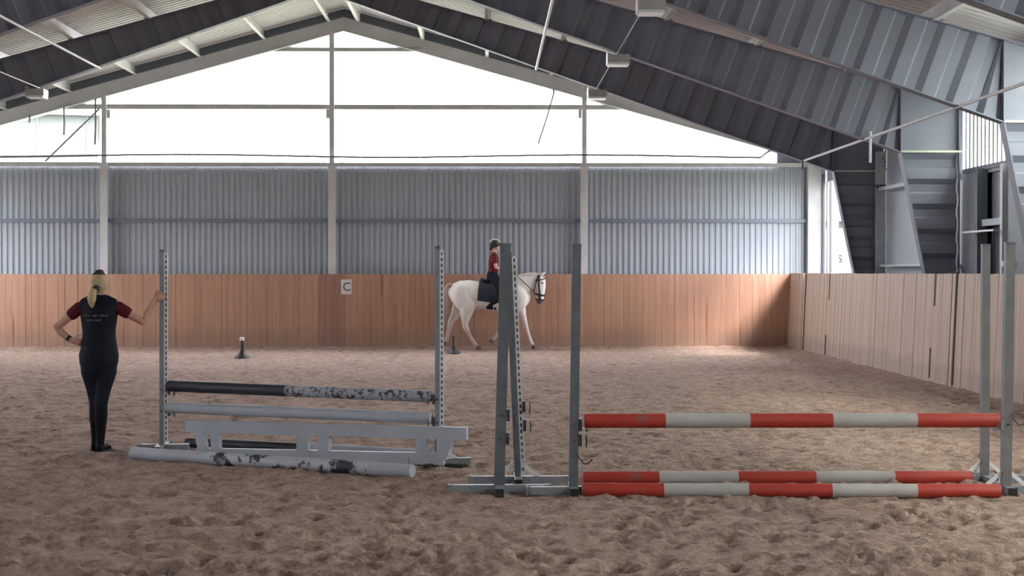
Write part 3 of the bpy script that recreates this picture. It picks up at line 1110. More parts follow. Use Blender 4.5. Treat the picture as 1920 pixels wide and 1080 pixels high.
# ------------------------------------------------------------------ marker cones by the back track
def marker(px, py, ytop, thick, label, withcap):
    b = ground(px, py)
    t = empty('marker_post', (b.x, b.y, 0), label, 'marker', 'marker posts on the far track')
    h = at(px, ytop, b.y).z
    mb = MB(); mb.lathe([(.16, -.02), (.155, .015), (.12, .05), (.07, .09), (.05, .12), (.045, .13)], (b.x, b.y, 0), 22); mb.build('base', M['black'], t)
    mb = MB(); mb.lathe([(thick, .10), (thick, h - .05), (thick * .92, h - .04)], (b.x, b.y, 0), 16); mb.build('post', M['brownpost'] if withcap else M['black'], t)
    mb = MB(); mb.lathe([(thick * 1.05, h - .07), (thick * 1.05, h - .01), (thick * .6, h)], (b.x, b.y, 0), 16); mb.build('cap', M['sign'] if withcap else M['black'], t)


marker(454, 671, 632, .045, 'dark marker post with a pale cap, in front of the back kickboard', True)
marker(850, 663, 629, .022, 'thin black marker post on a flat base behind the horse', False)


# ------------------------------------------------------------------ jump standards
def jump_stand(base, top, fx, fy, label, wd=.07, tr_side=1, mpost='alu', cups=(), track=True, group=None, capy=True, braces=True, chain=None):
    """upright with a perforated track on a cross of two floor tubes; fx=(left,right), fy=(front,back) tube lengths"""
    t = empty('jump_stand', (base.x, base.y, 0), label, 'jump stand', group)
    bh = .06
    up = (top - base).normalized()
    side = V((1, 0, 0)); side = (side - up * side.dot(up)).normalized()
    fr = up.cross(side) * -1
    p0 = base + V((0, 0, bh))
    mb = MB(); mb.bar(p0, top, wd, wd, up=(0, 1, 0)); mb.build('post', M[mpost], t)
    mb = MB(); mb.bar(top - up * .004, top + up * .02, wd * 1.06, wd * 1.06, up=(0, 1, 0)); mb.build('post_cap', M['alu_dull'], t)
    if track:
        L = (top - p0).length - .05
        tw = .036
        off = side * (tr_side * (wd / 2 + tw / 2)) - fr * 0.0
        mb = MB()
        a = p0 + off + up * .03
        yo = V((0, -wd * .30, 0))
        for s in (-1, 1):
            mb.bar(a + side * s * tw * .36 + yo, a + side * s * tw * .36 + up * L + yo, tw * .28, .012, up=(0, 1, 0))
        nr = int(L / .05)
        for k in range(nr + 1):
            q = a + up * (k * L / nr) + yo
            mb.bar(q - side * tw * .3, q + side * tw * .3, .012, .022)
        mb.bar(a + V((0, .012, 0)), a + V((0, .012, 0)) + up * L, tw * .9, .006, up=(0, 1, 0), mi=1)
        mb.build('perforated_track', [M['alu_light'], M['alu_dull']], t, label='pale track with a row of holes')
    for (a, b, ax) in ((-fx[0], fx[1], 'x'), (-fy[0], fy[1], 'y')):
        mb = MB()
        c = V((base.x, base.y, bh / 2 + .003))
        if ax == 'x': mb.bar(c + V((a, 0, 0)), c + V((b, 0, 0)), bh, bh)
        else: mb.bar(c + V((0, a, 0)), c + V((0, b, 0)), bh, bh)
        ft = mb.build('foot', M['alu'], t)
        for e in (a, b):
            mb = MB()
            d = V((1, 0, 0)) if ax == 'x' else V((0, 1, 0))
            q = c + d * e
            mb.bar(q - d * .012, q + d * .035 * (1 if e > 0 else -1), bh * 1.08, bh * 1.08)
            mb.build('end_cap', M['rubber'] if ax == 'y' else M['alu'], ft)
    if braces:
        mb = MB()
        for d in (V((.17, 0, 0)), V((-.17, 0, 0)), V((0, .17, 0))):
            mb.bar(p0 + d - V((0, 0, .01)), p0 + up * .13, .012, .03)
        mb.build('brace', M['alu_light'], t)
    for (z, s, m) in cups:
        q = base + up * (z / up.z)
        mb = MB()
        x = s * (wd / 2 + (.036 if track and tr_side == s else 0))
        mb.box(q + V((x + s * .012, -.01, 0)), (.024, wd * .9, .09))
        for k in range(7):                                # half-round cup
            a0, a1 = PI + PI * k / 7, PI + PI * (k + 1) / 7
            cc = q + V((x + s * .06, 0, .03))
            mb.bar(cc + V((0, .056 * math.cos(a0), .056 * math.sin(a0))), cc + V((0, .056 * math.cos(a1), .056 * math.sin(a1))), .07, .006, up=(1, 0, 0))
        cu = mb.build('jump_cup', M[m], t)
        mb = MB(); mb.tube([q + V((0, -wd / 2 - .03, 0)), q + V((0, wd / 2 + .03, 0))], [.008, .008], 8, rnd_cap=False)
        mb.build('pin', M['cup'], cu)
    if chain:
        z, s = chain
        q = base + V((s * wd * .3, -wd / 2 - .008, z))
        mb = MB()
        pp = [q + V((s * .12 * u, -.01, -.09 * math.sin(PI * u * .8))) for u in np.linspace(0, 1, 7)]
        mb.tube(pp, [.005] * 7, 6); mb.build('pin_chain', M['cup'], t)
    return t


# left jump
D1L, D1R = 14.75, 13.62
B1L, B1R = at(303, 512, D1L), at(820, 512, D1R)
B1L.z = B1R.z = 0
T1L, T1R = at(304, 472, D1L), at(820, 466, D1R)
jump_stand(B1L, V((T1L.x, B1L.y, T1L.z)), (.2, .22), (.25, .25), 'slim aluminium jump stand that the standing woman holds', wd=.042, cups=((.581, 1, 'cup'), (.378, 1, 'cup')), group='jump stands', braces=False)
jump_stand(B1R, V((T1R.x, B1R.y, T1R.z)), (.22, .26), (.04, .25), 'aluminium jump stand at the right end of the grey-white jump', wd=.042, cups=((.581, -1, 'cup'), (.378, -1, 'cup')), group='jump stands')
# right jump (oxer)
def base_at(px, D): 
    q = at(px, 520, D); q.z = 0; return q


def top_at(px, py, D): return at(px, py, D)


jump_stand(base_at(936, 11.9), top_at(948, 461, 11.9), (.36, .36), (.24, .28), 'wide leaning jump stand left of the red and white poles, in front of the rider', wd=.082, mpost='alu_dull', track=False,
           cups=((.60, 1, 'cup'), (.42, 1, 'cup')), group='jump stands', braces=False)
jump_stand(base_at(971, 12.4), top_at(953, 478, 12.4), (.36, .38), (.22, .25), 'jump stand behind the wide leaning one, dotted with holes', wd=.05, tr_side=1, mpost='alu_dull',
           cups=((.62, 1, 'cup'), (.47, 1, 'cup')), group='jump stands')
jump_stand(base_at(1075, 11.78), top_at(1081, 462, 11.78), (.33, .03), (.12, .28), 'broad grey jump stand at the left end of the red and white poles', wd=.068, tr_side=1, mpost='alu_dull', track=False,
           cups=((.536, 1, 'cup'), (.42, 1, 'cup')), group='jump stands', chain=(.33, 1), braces=False)
jump_stand(base_at(1847, 12.4), top_at(1848, 462, 12.4), (.34, .34), (.22, .25), 'rear jump stand at the right end of the red and white poles', wd=.06, tr_side=-1, mpost='alu_mid', track=False, group='jump stands')
jump_stand(base_at(1887, 11.78), top_at(1893, 459, 11.78), (.015, .36), (.14, .28), 'front jump stand at the right end of the red and white poles', wd=.068, tr_side=-1, mpost='alu_mid', track=False,
           cups=((.536, -1, 'alu'),), group='jump stands', chain=(.62, 1))


# ------------------------------------------------------------------ poles
def pole(p0, p1, r, bands, mats, label, group=None, wob=.0):
    """bands: list of (start, end, material index) along 0..1"""
    p0, p1 = V(p0), V(p1)
    mid = (p0 + p1) / 2
    d = p1 - p0
    L = d.length
    t = d.normalized()
    s = t.cross(V((0, 0, 1))).normalized()
    u = s.cross(t)
    mb = MB()
    n = 20
    for a, b, mi in bands:
        prof = [(r, a), (r, b)]
        if a == 0: prof = [(r * .80, 0), (r * .95, .0022), (r, .006), (r, b)]
        if b == 1: prof = prof[:-1] + [(r, .994), (r * .95, .9978), (r * .80, 1)]
        vs, fs = [], []
        for rr, q in prof:
            for j in range(n):
                an = 2 * PI * j / n
                vs.append(p0 + d * q + s * math.cos(an) * rr + u * math.sin(an) * rr)
        k = len(prof)
        for i in range(k - 1):
            for j in range(n):
                j2 = (j + 1) % n
                fs.append((i * n + j, (i + 1) * n + j, (i + 1) * n + j2, i * n + j2))
        if a == 0: fs.append(tuple(range(n)))
        if b == 1: fs.append(tuple(reversed([(k - 1) * n + j for j in range(n)])))
        mb.add(vs, fs, mi)
    o = mb.build_at('jump_pole', mats, mid)
    tag(o, label, 'pole', group)
    return o


Q = lambda px, py, D: at(px, py, D)
G1 = 'poles of the grey-white jump'
o = pole(Q(315, 723.6, D1L), Q(809, 743.5, D1R), .053, [(0, .47, 0), (.47, 1, 1)], [M['navy_pole'], M['polechip']], 'half black and half flaked white pole, topmost of the left jump', G1)
o = pole(Q(314, 764, D1L - .01), Q(810, 784, D1R - .01), .052, [(0, 1, 0)], [M['polewhite']], 'plain grey-white pole hung just below the half black one', G1)
# ground pole in front
def gpole(pa, pb, r, *a, **k):
    """a pole lying on the sand: pixel of the underside at each end"""
    A, B = ground(*pa), ground(*pb)
    A.z = B.z = r - .008
    return pole(A, B, r, *a, **k)


gpole((247, 860), (774, 895), .058, [(0, .30, 0), (.30, .86, 1), (.86, 1, 0)], [M['polewhite'], M['polepatch']], 'white ground pole with black patches in front of the left jump', G1)
gpole((350, 838), (800, 861), .050, [(0, .50, 0), (.50, 1, 1)], [M['navy_pole'], M['polewhite']], 'half black ground pole behind the low white gate', G1)
G2 = 'red and white striped poles'
BD = [(0, .195, 0), (.195, .398, 1), (.398, .597, 0), (.597, .800, 1), (.800, 1, 0)]
pole(Q(1095, 789, 11.76), Q(1873, 788, 11.76), .055, BD, [M['red'], M['cream']], 'red and white striped pole resting in the jump cups', G2)
gpole((1092, 930), (1876, 932), .054, BD, [M['red'], M['cream']], 'red and white ground pole nearest the viewer', G2)
gpole((1093, 907), (1822, 906), .054, BD, [M['red'], M['cream']], 'red and white ground pole behind the nearest one', G2)


# ------------------------------------------------------------------ low white gate
def make_gate():
    DL, DR = 14.28, 13.42
    tl, tr = Q(346, 788, DL), Q(874, 802, DR)
    ex = V((tr.x - tl.x, tr.y - tl.y, 0)); L = ex.length; ex.normalize()
    ey = V((-ex.y, ex.x, 0))                                      # away from the viewer
    org = V((tl.x, tl.y, 0))
    t = empty('jump_gate', org + ex * L / 2, 'low white plank gate with paired uprights under the left jump', 'jump gate')
    zt0, zt1 = tl.z, tr.z
    def P(u, z, y=0.0): return org + ex * (u * L) + ey * y + V((0, 0, z))
    def ztop(u): return zt0 + (zt1 - zt0) * u
    th = .055
    def board(poly, y0, y1, name, lab=None, m='gatewhite'):
        mb = MB()
        mb.prism([P(u, z, y0) for u, z in poly], ey * (y1 - y0))
        return mb.build(name, M[m], t, lab)
    hb = .108
    board([(0, ztop(0) - hb), (1, ztop(1) - hb), (1, ztop(1)), (0, ztop(0))], 0, th, 'top_board')
    zb0, zb1 = .03, .018
    board([(.04, .01), (.925, .012), (.918, .118), (.045, .082)], .003, th, 'bottom_board')
    for (a0, a1, b0, b1) in ((.035, .068, .050, .082), (.095, .128, .100, .128), (.410, .452, .413, .452), (.488, .528, .488, .523), (.828, .866, .830, .862), (.902, .958, .898, .932)):
        u0, u1, v0, v1 = a0, a1, b0, b1
        board([(v0, .06), (v1, .06), (u1, ztop(u1) - hb + .01), (u0, ztop(u0) - hb + .01)], -.004, th + .004, 'upright')
    mb = MB()
    for u in (.88,):
        mb.bar(P(u, .012, -.12), P(u, .012, .2), .05, .024)
    mb.bar(P(.86, .012, .05), P(1.0, .012, .05), .05, .024)
    mb.build('floor_bracket', M['rubber'], t)
    return t


make_gate()


# ------------------------------------------------------------------ people
def hand(mb, wrist, d, nrm, thumb, curl=0.4, sc=1.0, spread=0.0225):
    """palm, four fingers and a thumb; d = finger direction, nrm = the way the palm faces, thumb = towards the thumb side"""
    wrist, d, nrm = V(wrist), V(d).normalized(), V(nrm)
    nrm = (nrm - d * nrm.dot(d)).normalized()
    l = d.cross(nrm)
    if l.dot(V(thumb)) < 0: l = -l
    k = wrist + d * .085 * sc
    mb.tube([wrist - d * .02 * sc, wrist + d * .03 * sc, k], [(.026 * sc, .019 * sc), (.036 * sc, .017 * sc), (.040 * sc, .014 * sc)], 12, side=l)
    for i, ln in enumerate((.070, .078, .072, .056)):
        o = (1.5 - i) * spread * sc
        p = k + l * o - d * .012 * sc
        dd = (d + l * (1.5 - i) * .08).normalized()
        pts, a = [p], 0.25 * curl
        for seg, fr in enumerate((.45, .30, .25)):
            a += curl * (0.9, 1.0, 0.7)[seg]
            p = p + (dd * math.cos(a) + nrm * math.sin(a)) * ln * sc * fr * 1.12
            pts.append(p)
        mb.tube(pts, [.0092 * sc, .0088 * sc, .0080 * sc, .0066 * sc], 8)
    b = wrist + d * .028 * sc + l * .030 * sc
    a1 = b + (l * .6 + d * .65 + nrm * .25).normalized() * .036 * sc
    a2 = a1 + (d * .75 + l * .15 + nrm * (.35 + .5 * curl)).normalized() * .032 * sc
    mb.tube([b, a1, a2], [.013 * sc, .0105 * sc, .008 * sc], 8)


def head(mb, c, fwd, up, sc=1.0):
    """skull, jaw, nose, ears and lips; returns the eye positions"""
    f, u = V(fwd).normalized(), V(up).normalized()
    u = (u - f * u.dot(f)).normalized()
    s = f.cross(u)
    c = V(c)
    mb.tube([c - u * .05 * sc - f * .005, c + u * .0 * sc, c + u * .05 * sc, c + u * .085 * sc], [(.062 * sc, .082 * sc), (.072 * sc, .094 * sc), (.073 * sc, .094 * sc), (.055 * sc, .07 * sc)], 16, side=s)
    mb.tube([c + f * .015 * sc - u * .005, c + f * .03 * sc - u * .055 * sc, c + f * .045 * sc - u * .098 * sc], [(.064 * sc, .068 * sc), (.054 * sc, .054 * sc), (.030 * sc, .032 * sc)], 14, side=s)
    mb.tube([c + f * .088 * sc + u * .015, c + f * .108 * sc - u * .022 * sc], [.008 * sc, .014 * sc], 8)
    mb.tube([c + f * .086 * sc - u * .052 * sc - s * .018, c + f * .090 * sc - u * .052 * sc, c + f * .086 * sc - u * .052 * sc + s * .018], [.006, .008, .006], 6)
    for e in (-1, 1):
        mb.ball(c + s * e * .073 * sc - f * .008 - u * .005, (.012 * sc, .018 * sc, .03 * sc), 8)
    return [c + f * .082 * sc + s * e * .031 * sc + u * .008 for e in (-1, 1)]


# ---- the standing woman
OW = ground(186, 848); OW.z = 0
wm = empty('person', OW, 'woman seen from behind in navy vest, one hand on hip, other on jump stand', 'person')


def L(x, y, z): return OW + V((x, y, z))


HND = at(303, 554, D1L)
sh = {-1: L(-.152, 0, 1.385), 1: L(.152, .0, 1.385)}
el = {-1: L(-.395, -.03, 1.175), 1: at(268, 604, 14.66)}
wr_ = {-1: L(-.245, -.055, 1.062), 1: HND + V((-.062, -.050, -.052))}
hipj = {-1: L(-.088, 0, .90), 1: L(.088, 0, .90)}
kn = {-1: L(-.042, .045, .47), 1: L(.026, -.02, .47)}
an = {-1: L(-.050, .07, .09), 1: L(.018, -.03, .09)}
toe = {-1: L(-.085, .235, .035), 1: L(.052, .15, .035)}
body = MB()
SX = (1, 0, 0)
body.tube([L(.0, .0, .84), L(0, 0, .93), L(0, 0, 1.0), L(0, .01, 1.10), L(0, 0, 1.20), L(0, -.005, 1.31), L(0, 0, 1.39), L(0, .005, 1.43)],
          [(.155, .11), (.168, .115), (.155, .105), (.130, .092), (.142, .10), (.158, .108), (.140, .085), (.075, .06)], 20, side=SX)
body.tube([L(0, .005, 1.40), L(0, .01, 1.50), L(0, .02, 1.54)], [.052, .050, .052], 14)
eyes = head(body, L(.003, .035, 1.60), (0.05, 1, -.02), (0, 0, 1))
for s in (-1, 1):
    body.tube([L(s * .09, 0, 1.40), sh[s], (sh[s] + el[s]) / 2, el[s], el[s] * .72 + wr_[s] * .28, wr_[s]], [.055, .052, .043, .036, .038, .025], 12)
    body.tube([hipj[s] + V((-s * .02, 0, .03)), hipj[s] * .6 + kn[s] * .4, kn[s], kn[s] * .65 + an[s] * .35, an[s] + V((0, 0, .05))], [.095, .082, .054, .054, .036], 14)
    body.tube([an[s] + V((0, -.03, -.03)), an[s] * .5 + toe[s] * .5, toe[s]], [.034, .034, .026], 10)
hand(body, wr_[1] + V((.004, .0, .004)), (.80, .03, .58), (0, 1, 0), (-.5, 0, .8), .80, 1.0)
hand(body, wr_[-1], (.86, .12, -.22), (.1, 1, .25), (0, .2, 1), .25, .95)
body.remeshed('body', [M['skin']], wm, .0052, 2)
e = MB()
for q in eyes: e.ball(q, .011, 8)
e.build('eyes', M['hairdark'], wm)
# vest: hugs the trunk, hem over the hips
VR = [(.955, .176, .122), (1.00, .172, .120), (1.09, .156, .112), (1.16, .157, .112), (1.24, .168, .118), (1.31, .176, .121), (1.365, .184, .112), (1.41, .160, .092), (1.445, .095, .068)]
v = MB()
v.tube([L(.002, 0, z) for z, a, b in VR], [(a, b) for z, a, b in VR], 28, side=SX, rnd_cap=False)
v.tube([L(0, .008, 1.43), L(0, .012, 1.485)], [.062, .060], 16, rnd_cap=False)
v.tube([L(-.135, 0, 1.395), L(-.06, 0, 1.432), L(0, 0, 1.437), L(.06, 0, 1.432), L(.135, 0, 1.395)], [.060, .058, .058, .058, .060], 14)
for s in (-1, 1): v.ball(L(s * .140, 0, 1.378), (.062, .070, .062), 14)
v.remeshed('vest', [M['vest']], wm, .010, 2)
# faint print on the back, too small to read
def vy(x, z):
    for (z0, a0, b0), (z1, a1, b1) in zip(VR, VR[1:]):
        if z0 <= z <= z1:
            t = (z - z0) / (z1 - z0)
            a, b = a0 + (a1 - a0) * t, b0 + (b1 - b0) * t
            return -b * math.sqrt(max(0, 1 - (x / a) ** 2))
    return -.1
pr = MB()
for (x0, x1, z, h, gaps_) in ((-.128, .122, 1.292, .018, (5, 9)), (-.092, .066, 1.249, .015, (4,))):
    n_ = int((x1 - x0) / .0165)
    for k in range(n_):
        if k in gaps_: continue
        x = x0 + k * .0165
        y = vy(x, z) - .003
        pr.bb(L(x, y - .003, z - h / 2), L(x + .004, y + .004, z + h / 2))
        pr.bb(L(x + .004, y - .003, z - h / 2 + (h - .004) * (k % 3) / 2), L(x + .012, y + .004, z - h / 2 + .004 + (h - .004) * (k % 3) / 2))
        if k % 2: pr.bb(L(x + .0085, y - .003, z - h / 2), L(x + .012, y + .004, z + h / 2))
pr.build('back_print', M['print'], wm, 'two faint pale lines of print')
for s in (-1, 1):
    t = MB()
    d = (el[s] - sh[s]).normalized()
    t.tube([sh[s] - d * .0, sh[s] + d * .03, sh[s] + d * .09, sh[s] + d * .135], [(.050, .055), (.060, .062), (.059, .062), (.058, .060)], 16)
    t.remeshed('shirt_sleeve', [M['maroon']], wm, .009, 2)
# breeches
t = MB()
t.tube([L(.002, 0, .78), L(.002, -.01, .84), L(.002, -.012, .92), L(.002, 0, 1.0), L(0, 0, 1.04)], [(.150, .115), (.180, .130), (.188, .135), (.170, .118), (.152, .108)], 24, side=SX)
for s in (-1, 1):
    t.tube([hipj[s] + V((-s * .012, 0, .0)), hipj[s] * .66 + kn[s] * .34 + V((s * .006, 0, 0)), hipj[s] * .3 + kn[s] * .7, kn[s], kn[s] * .85 + an[s] * .15], [.102, .094, .072, .061, .060], 16)
t.remeshed('breeches', [M['breech']], wm, .010, 3)
for s in (-1, 1):
    t = MB()
    a = an[s]
    t.tube([kn[s] * .93 + a * .07, kn[s] * .68 + a * .32, kn[s] * .35 + a * .65, a + V((0, 0, .03)), a + V((0, -.005, -.03))], [.060, .062, .049, .041, .043], 16)
    t.tube([a + V((0, -.045, -.045)), a * .5 + toe[s] * .5 + V((0, 0, -.005)), toe[s] + V((0, 0, -.005))], [(.036, .040), (.043, .038), (.034, .028)], 14, side=SX)
    bt = t.remeshed('riding_boot', [M['boot']], wm, .008, 2)
    t = MB()
    t.bar(L(0, 0, 0) + V((a.x - OW.x, a.y - OW.y - .06, .012)), V((toe[s].x, toe[s].y + .02, .010)), .075, .022)
    t.build('sole', M['rubber'], bt)
# hair: cap, dark crown and low tail
t = MB()
t.tube([L(.003, .0, 1.515), L(.003, .0, 1.56), L(.003, .008, 1.61), L(.003, .02, 1.66), L(.003, .03, 1.685)], [(.052, .058), (.077, .082), (.086, .098), (.080, .096), (.050, .062)], 20, side=SX)
hr = t.remeshed('hair', [M['blond'], M['hairdark']], wm, .008, 2, picker=lambda p: 1 if p.z > 1.668 - .1 * (p.y - OW.y) else 0)
t = MB()
t.tube([L(-.005, -.075, 1.54), L(-.025, -.115, 1.515), L(-.034, -.125, 1.46), L(-.036, -.130, 1.41), L(-.030, -.128, 1.372)], [.026, .034, .040, .030, .010], 14)
for k in range(6):
    a = k * 1.05
    t.tube([L(-.025 + .014 * math.cos(a), -.115 + .014 * math.sin(a), 1.50), L(-.034 + .032 * math.cos(a), -.128 + .03 * math.sin(a), 1.45), L(-.032 + .012 * math.cos(a), -.13 + .012 * math.sin(a), 1.375 + .012 * (k % 3))], [.010, .012, .004], 6)
t.build('ponytail', M['blond'], hr)
t = MB()
t.tube([L(-.000, -.070, 1.548), L(-.012, -.090, 1.532)], [.034, .034], 14)
t.build('hair_tie', M['black'], hr)
t = MB()
d = (wr_[-1] - el[-1]).normalized()
q = wr_[-1] - d * .025
t.tube([q - d * .014, q + d * .014], [.032, .031], 16, rnd_cap=False)
t.build('wrist_watch', M['black'], wm)

# ------------------------------------------------------------------ horse
DH = 33.95
OH = at(925, 600, DH); OH.z = 0
hs = empty('horse', OH, 'light grey horse trotting along the back kickboard under a rider', 'horse')
KS = 2900 / DH


def H(px, py, y=0.0):
    """photo position on the horse's plane to a point y metres off its midline"""
    q = at(px, py, DH)
    return V((q.x, OH.y + y, q.z + .02))


def HL(x, y, z): return OH + V((x, y, z))


TR = [(-.95, 1.26, .10, .07), (-.90, 1.25, .20, .16), (-.76, 1.235, .272, .245), (-.54, 1.235, .290, .275), (-.28, 1.185, .292, .28), (.02, 1.145, .312, .285),
      (.28, 1.165, .345, .250), (.49, 1.165, .335, .215), (.63, 1.13, .270, .190), (.71, 1.10, .175, .145)]


def trunk(x):
    for a, b in zip(TR, TR[1:]):
        if a[0] <= x <= b[0]:
            t = (x - a[0]) / (b[0] - a[0])
            return tuple(a[i] + (b[i] - a[i]) * t for i in range(1, 4))
    return TR[-1][1:]


b = MB()
SY = (0, 1, 0)
b.tube([HL(x, 0, z) for x, z, rz, ry in TR], [(ry, rz) for x, z, rz, ry in TR], 28, side=SY)
b.tube([HL(.34, 0, 1.27), HL(.55, 0, 1.37), HL(.74, 0, 1.46), HL(.90, 0, 1.53), HL(1.00, 0, 1.555)], [(.17, .285), (.145, .265), (.105, .205), (.085, .150), (.075, .115)], 22, side=SY)
HY = -.035
HEAD = [((.985, 0, 1.57), (.080, .085)), ((1.02, HY * .3, 1.52), (.098, .128)), ((1.015, HY * .6, 1.42), (.095, .140)), ((1.02, HY, 1.31), (.078, .122)), ((1.02, HY * 1.5, 1.19), (.060, .095)), ((1.015, HY * 1.8, 1.09), (.056, .086)), ((1.005, HY * 2, 1.035), (.050, .066))]
b.tube([HL(*p) for p, r in HEAD], [r for p, r in HEAD], 20, side=SY)
for s in (-1, 1):                                            # cheeks, ears, nostril rims
    b.ball(HL(.97, s * .055 + HY * .6, 1.40), (.10, .045, .10), 12)
    b.tube([HL(1.03, s * .055, 1.61), HL(1.08, s * .078, 1.655), HL(1.15, s * .085, 1.70)], [.028, .036, .008], 10)
    b.ball(HL(1.08, s * .038 + HY * 1.8, 1.08), (.022, .016, .026), 8)
    b.ball(HL(.56, s * .15, 1.10), (.20, .10, .25), 14)        # shoulder
    b.ball(HL(-.66, s * .16, 1.16), (.24, .13, .30), 14)       # haunch
LEG = {
    'near_hind': ([(-.62, -.15, 1.10), (-.56, -.16, .95), (-.60, -.15, .76), (-.62, -.14, .60), (-.61, -.14, .50), (-.53, -.14, .33), (-.43, -.14, .155), (-.36, -.14, .085)],
                  [(.13, .23), (.115, .19), (.085, .125), (.055, .075), (.050, .068), (.036, .042), (.042, .048), (.036, .040)]),
    'far_hind': ([(-.66, .15, 1.10), (-.74, .16, .93), (-.83, .15, .76), (-.93, .14, .62), (-.955, .14, .54), (-.985, .14, .38), (-1.02, .14, .235), (-1.065, .14, .165)],
                 [(.13, .23), (.110, .17), (.080, .11), (.052, .068), (.048, .060), (.035, .040), (.040, .045), (.034, .038)]),
    'near_fore': ([(.52, -.13, 1.05), (.46, -.14, .88), (.37, -.14, .73), (.28, -.13, .59), (.22, -.13, .52), (.11, -.13, .375), (.035, -.13, .275), (-.015, -.13, .215)],
                  [(.09, .16), (.075, .11), (.058, .075), (.046, .054), (.044, .052), (.032, .036), (.038, .042), (.033, .036)]),
    'far_fore': ([(.56, .12, 1.05), (.61, .13, .88), (.66, .13, .72), (.70, .13, .58), (.715, .13, .52), (.77, .13, .34), (.825, .13, .175), (.865, .13, .100)],
                 [(.09, .15), (.072, .105), (.056, .072), (.046, .054), (.042, .050), (.031, .036), (.037, .042), (.033, .036)]),
}
for k, (pts, rr) in LEG.items():
    b.tube([HL(*p) for p in pts], rr, 14, side=SY)
b.tube([HL(-.44, 0, .93), HL(-.36, 0, .89)], [.05, .035], 10)


def coat_pick(p):
    q = p - OH
    if q.x > .9 and q.z < 1.10 - .15 * (q.x - 1.0): return 2
    return 0


b.remeshed('body', [M['coat'], M['coat'], M['muzzle']], hs, .013, 4, picker=coat_pick)
for k, (pts, rr) in LEG.items():
    p1, p0 = HL(*pts[-1]), HL(*pts[-2])
    d = (p1 - p0).normalized()
    m_ = MB()
    if k in ('near_hind', 'far_fore'):
        c = p1 + d * .01
        tip = V((c.x + .035, c.y, .0))
        m_.tube([c, V((c.x + .018, c.y, .055)), tip], [.040, .052, .060], 14, rnd_cap=False)
    else:
        m_.tube([p1 - d * .005, p1 + d * .04, p1 + d * .085], [.038, .050, .058], 14, rnd_cap=False)
    m_.build('hoof', M['hoof'], hs)
# mane, forelock, tail
m_ = MB()
CR = [(.50, 1.60), (.62, 1.645), (.74, 1.665), (.86, 1.675), (.97, 1.668), (1.04, 1.655)]
for i in range(44):
    t = i / 43 * (len(CR) - 1.001)
    k = int(t); f = t - k
    x = CR[k][0] + (CR[k + 1][0] - CR[k][0]) * f
    z = CR[k][1] + (CR[k + 1][1] - CR[k][1]) * f
    ln = rnd.uniform(.08, .15)
    m_.tube([HL(x, .0, z - .01), HL(x - .005, .05, z - .005), HL(x - .02, .085, z - ln * .55), HL(x - .03, .095, z - ln)], [.014, .017, .014, .004], 6)
    m_.tube([HL(x, .0, z - .02), HL(x - .012, -.03, z + .004), HL(x - .03, -.065, z - .05)], [.016, .014, .004], 6)
for i in range(5):
    m_.tube([HL(1.05, -.02 + .01 * i, 1.64), HL(1.12, -.025 + .01 * i, 1.59), HL(1.15, -.03 + .012 * i, 1.50 + .015 * (i % 2))], [.014, .013, .004], 6)
m_.build('mane', M['mane'], hs)
m_ = MB()
for i in range(34):
    a, q = rnd.uniform(0, 2 * PI), rnd.uniform(.2, 1)
    cx, cy = .055 * q * math.cos(a), .05 * q * math.sin(a)
    tip = rnd.uniform(.50, .72)
    m_.tube([HL(-.90, cy * .3, 1.43 + cx * .3), HL(-1.00 + cx * .5, cy * .5, 1.42 + cx * .4), HL(-1.055 + cx, cy * .8, 1.27), HL(-1.065 + cx * 1.5, cy * 1.3, 1.02), HL(-1.07 + cx * 1.7, cy * 1.5, .80), HL(-1.10 + cx * 1.5, cy * 1.2, tip)],
            [.020, .022, .022, .024, .020, .005], 6)
m_.build('tail', M['tail'], hs)
m_ = MB()
for s in (-1, 1): m_.ball(HL(1.07, s * .083 + HY * .5, 1.46), (.024, .022, .024), 10)
m_.build('eyes', M['muzzle'], hs)


# bridle: bands fitted round the head
def head_at(z):
    for (p, r), (p2, r2) in zip(HEAD, HEAD[1:]):
        if p2[2] <= z <= p[2]:
            t = (p[2] - z) / (p[2] - p2[2])
            return [p[i] + (p2[i] - p[i]) * t for i in range(2)], [r[i] + (r2[i] - r[i]) * t for i in range(2)]


def loop(mb, z0, tilt, grow=.012, r=.011, n=22):
    (cx, cy), (ry, rx) = head_at(z0)
    pts = []
    for k in range(n + 1):
        a = 2 * PI * k / n
        pts.append(HL(cx + (rx + grow) * math.cos(a), cy + (ry + grow) * math.sin(a), z0 + tilt * math.cos(a)))
    mb.tube(pts, [r] * (n + 1), 6, rnd_cap=False)


br = MB()
loop(br, 1.20, -.02, r=.020); loop(br, 1.10, -.01, r=.012)
loop(br, 1.525, .03, grow=.004, r=.012)
for s in (-1, 1):
    br.tube([HL(1.00, s * .07, 1.63), HL(1.00, s * .112 + HY * .4, 1.52), HL(.995, s * .118 + HY * .6, 1.42), HL(1.01, s * .094 + HY, 1.30), HL(1.02, s * .074 + HY * 1.5, 1.18), HL(1.03, s * .070 + HY * 1.8, 1.09)], [.017] * 6, 6)
    br.tube([HL(.99, s * .07, 1.63), HL(.94, s * .115, 1.50), HL(.90, s * .09 + HY * .5, 1.34), HL(.90, 0 + HY * .5, 1.29)], [.010] * 4, 6)
    br.ball(HL(1.05, s * .078 + HY * 1.9, 1.085), .020, 8)
bd = br.build('bridle', M['leather'], hs)
rn = MB()
for s in (-1, 1):
    rn.tube([HL(1.05, s * .08 + HY * 1.9, 1.085), HL(.93, s * .12, 1.22), HL(.75, s * .15, 1.40), HL(.52, s * .10, 1.62), HL(.40, s * .07, 1.66)], [.008] * 5, 6)
rn.build('rein', M['leather'], bd)


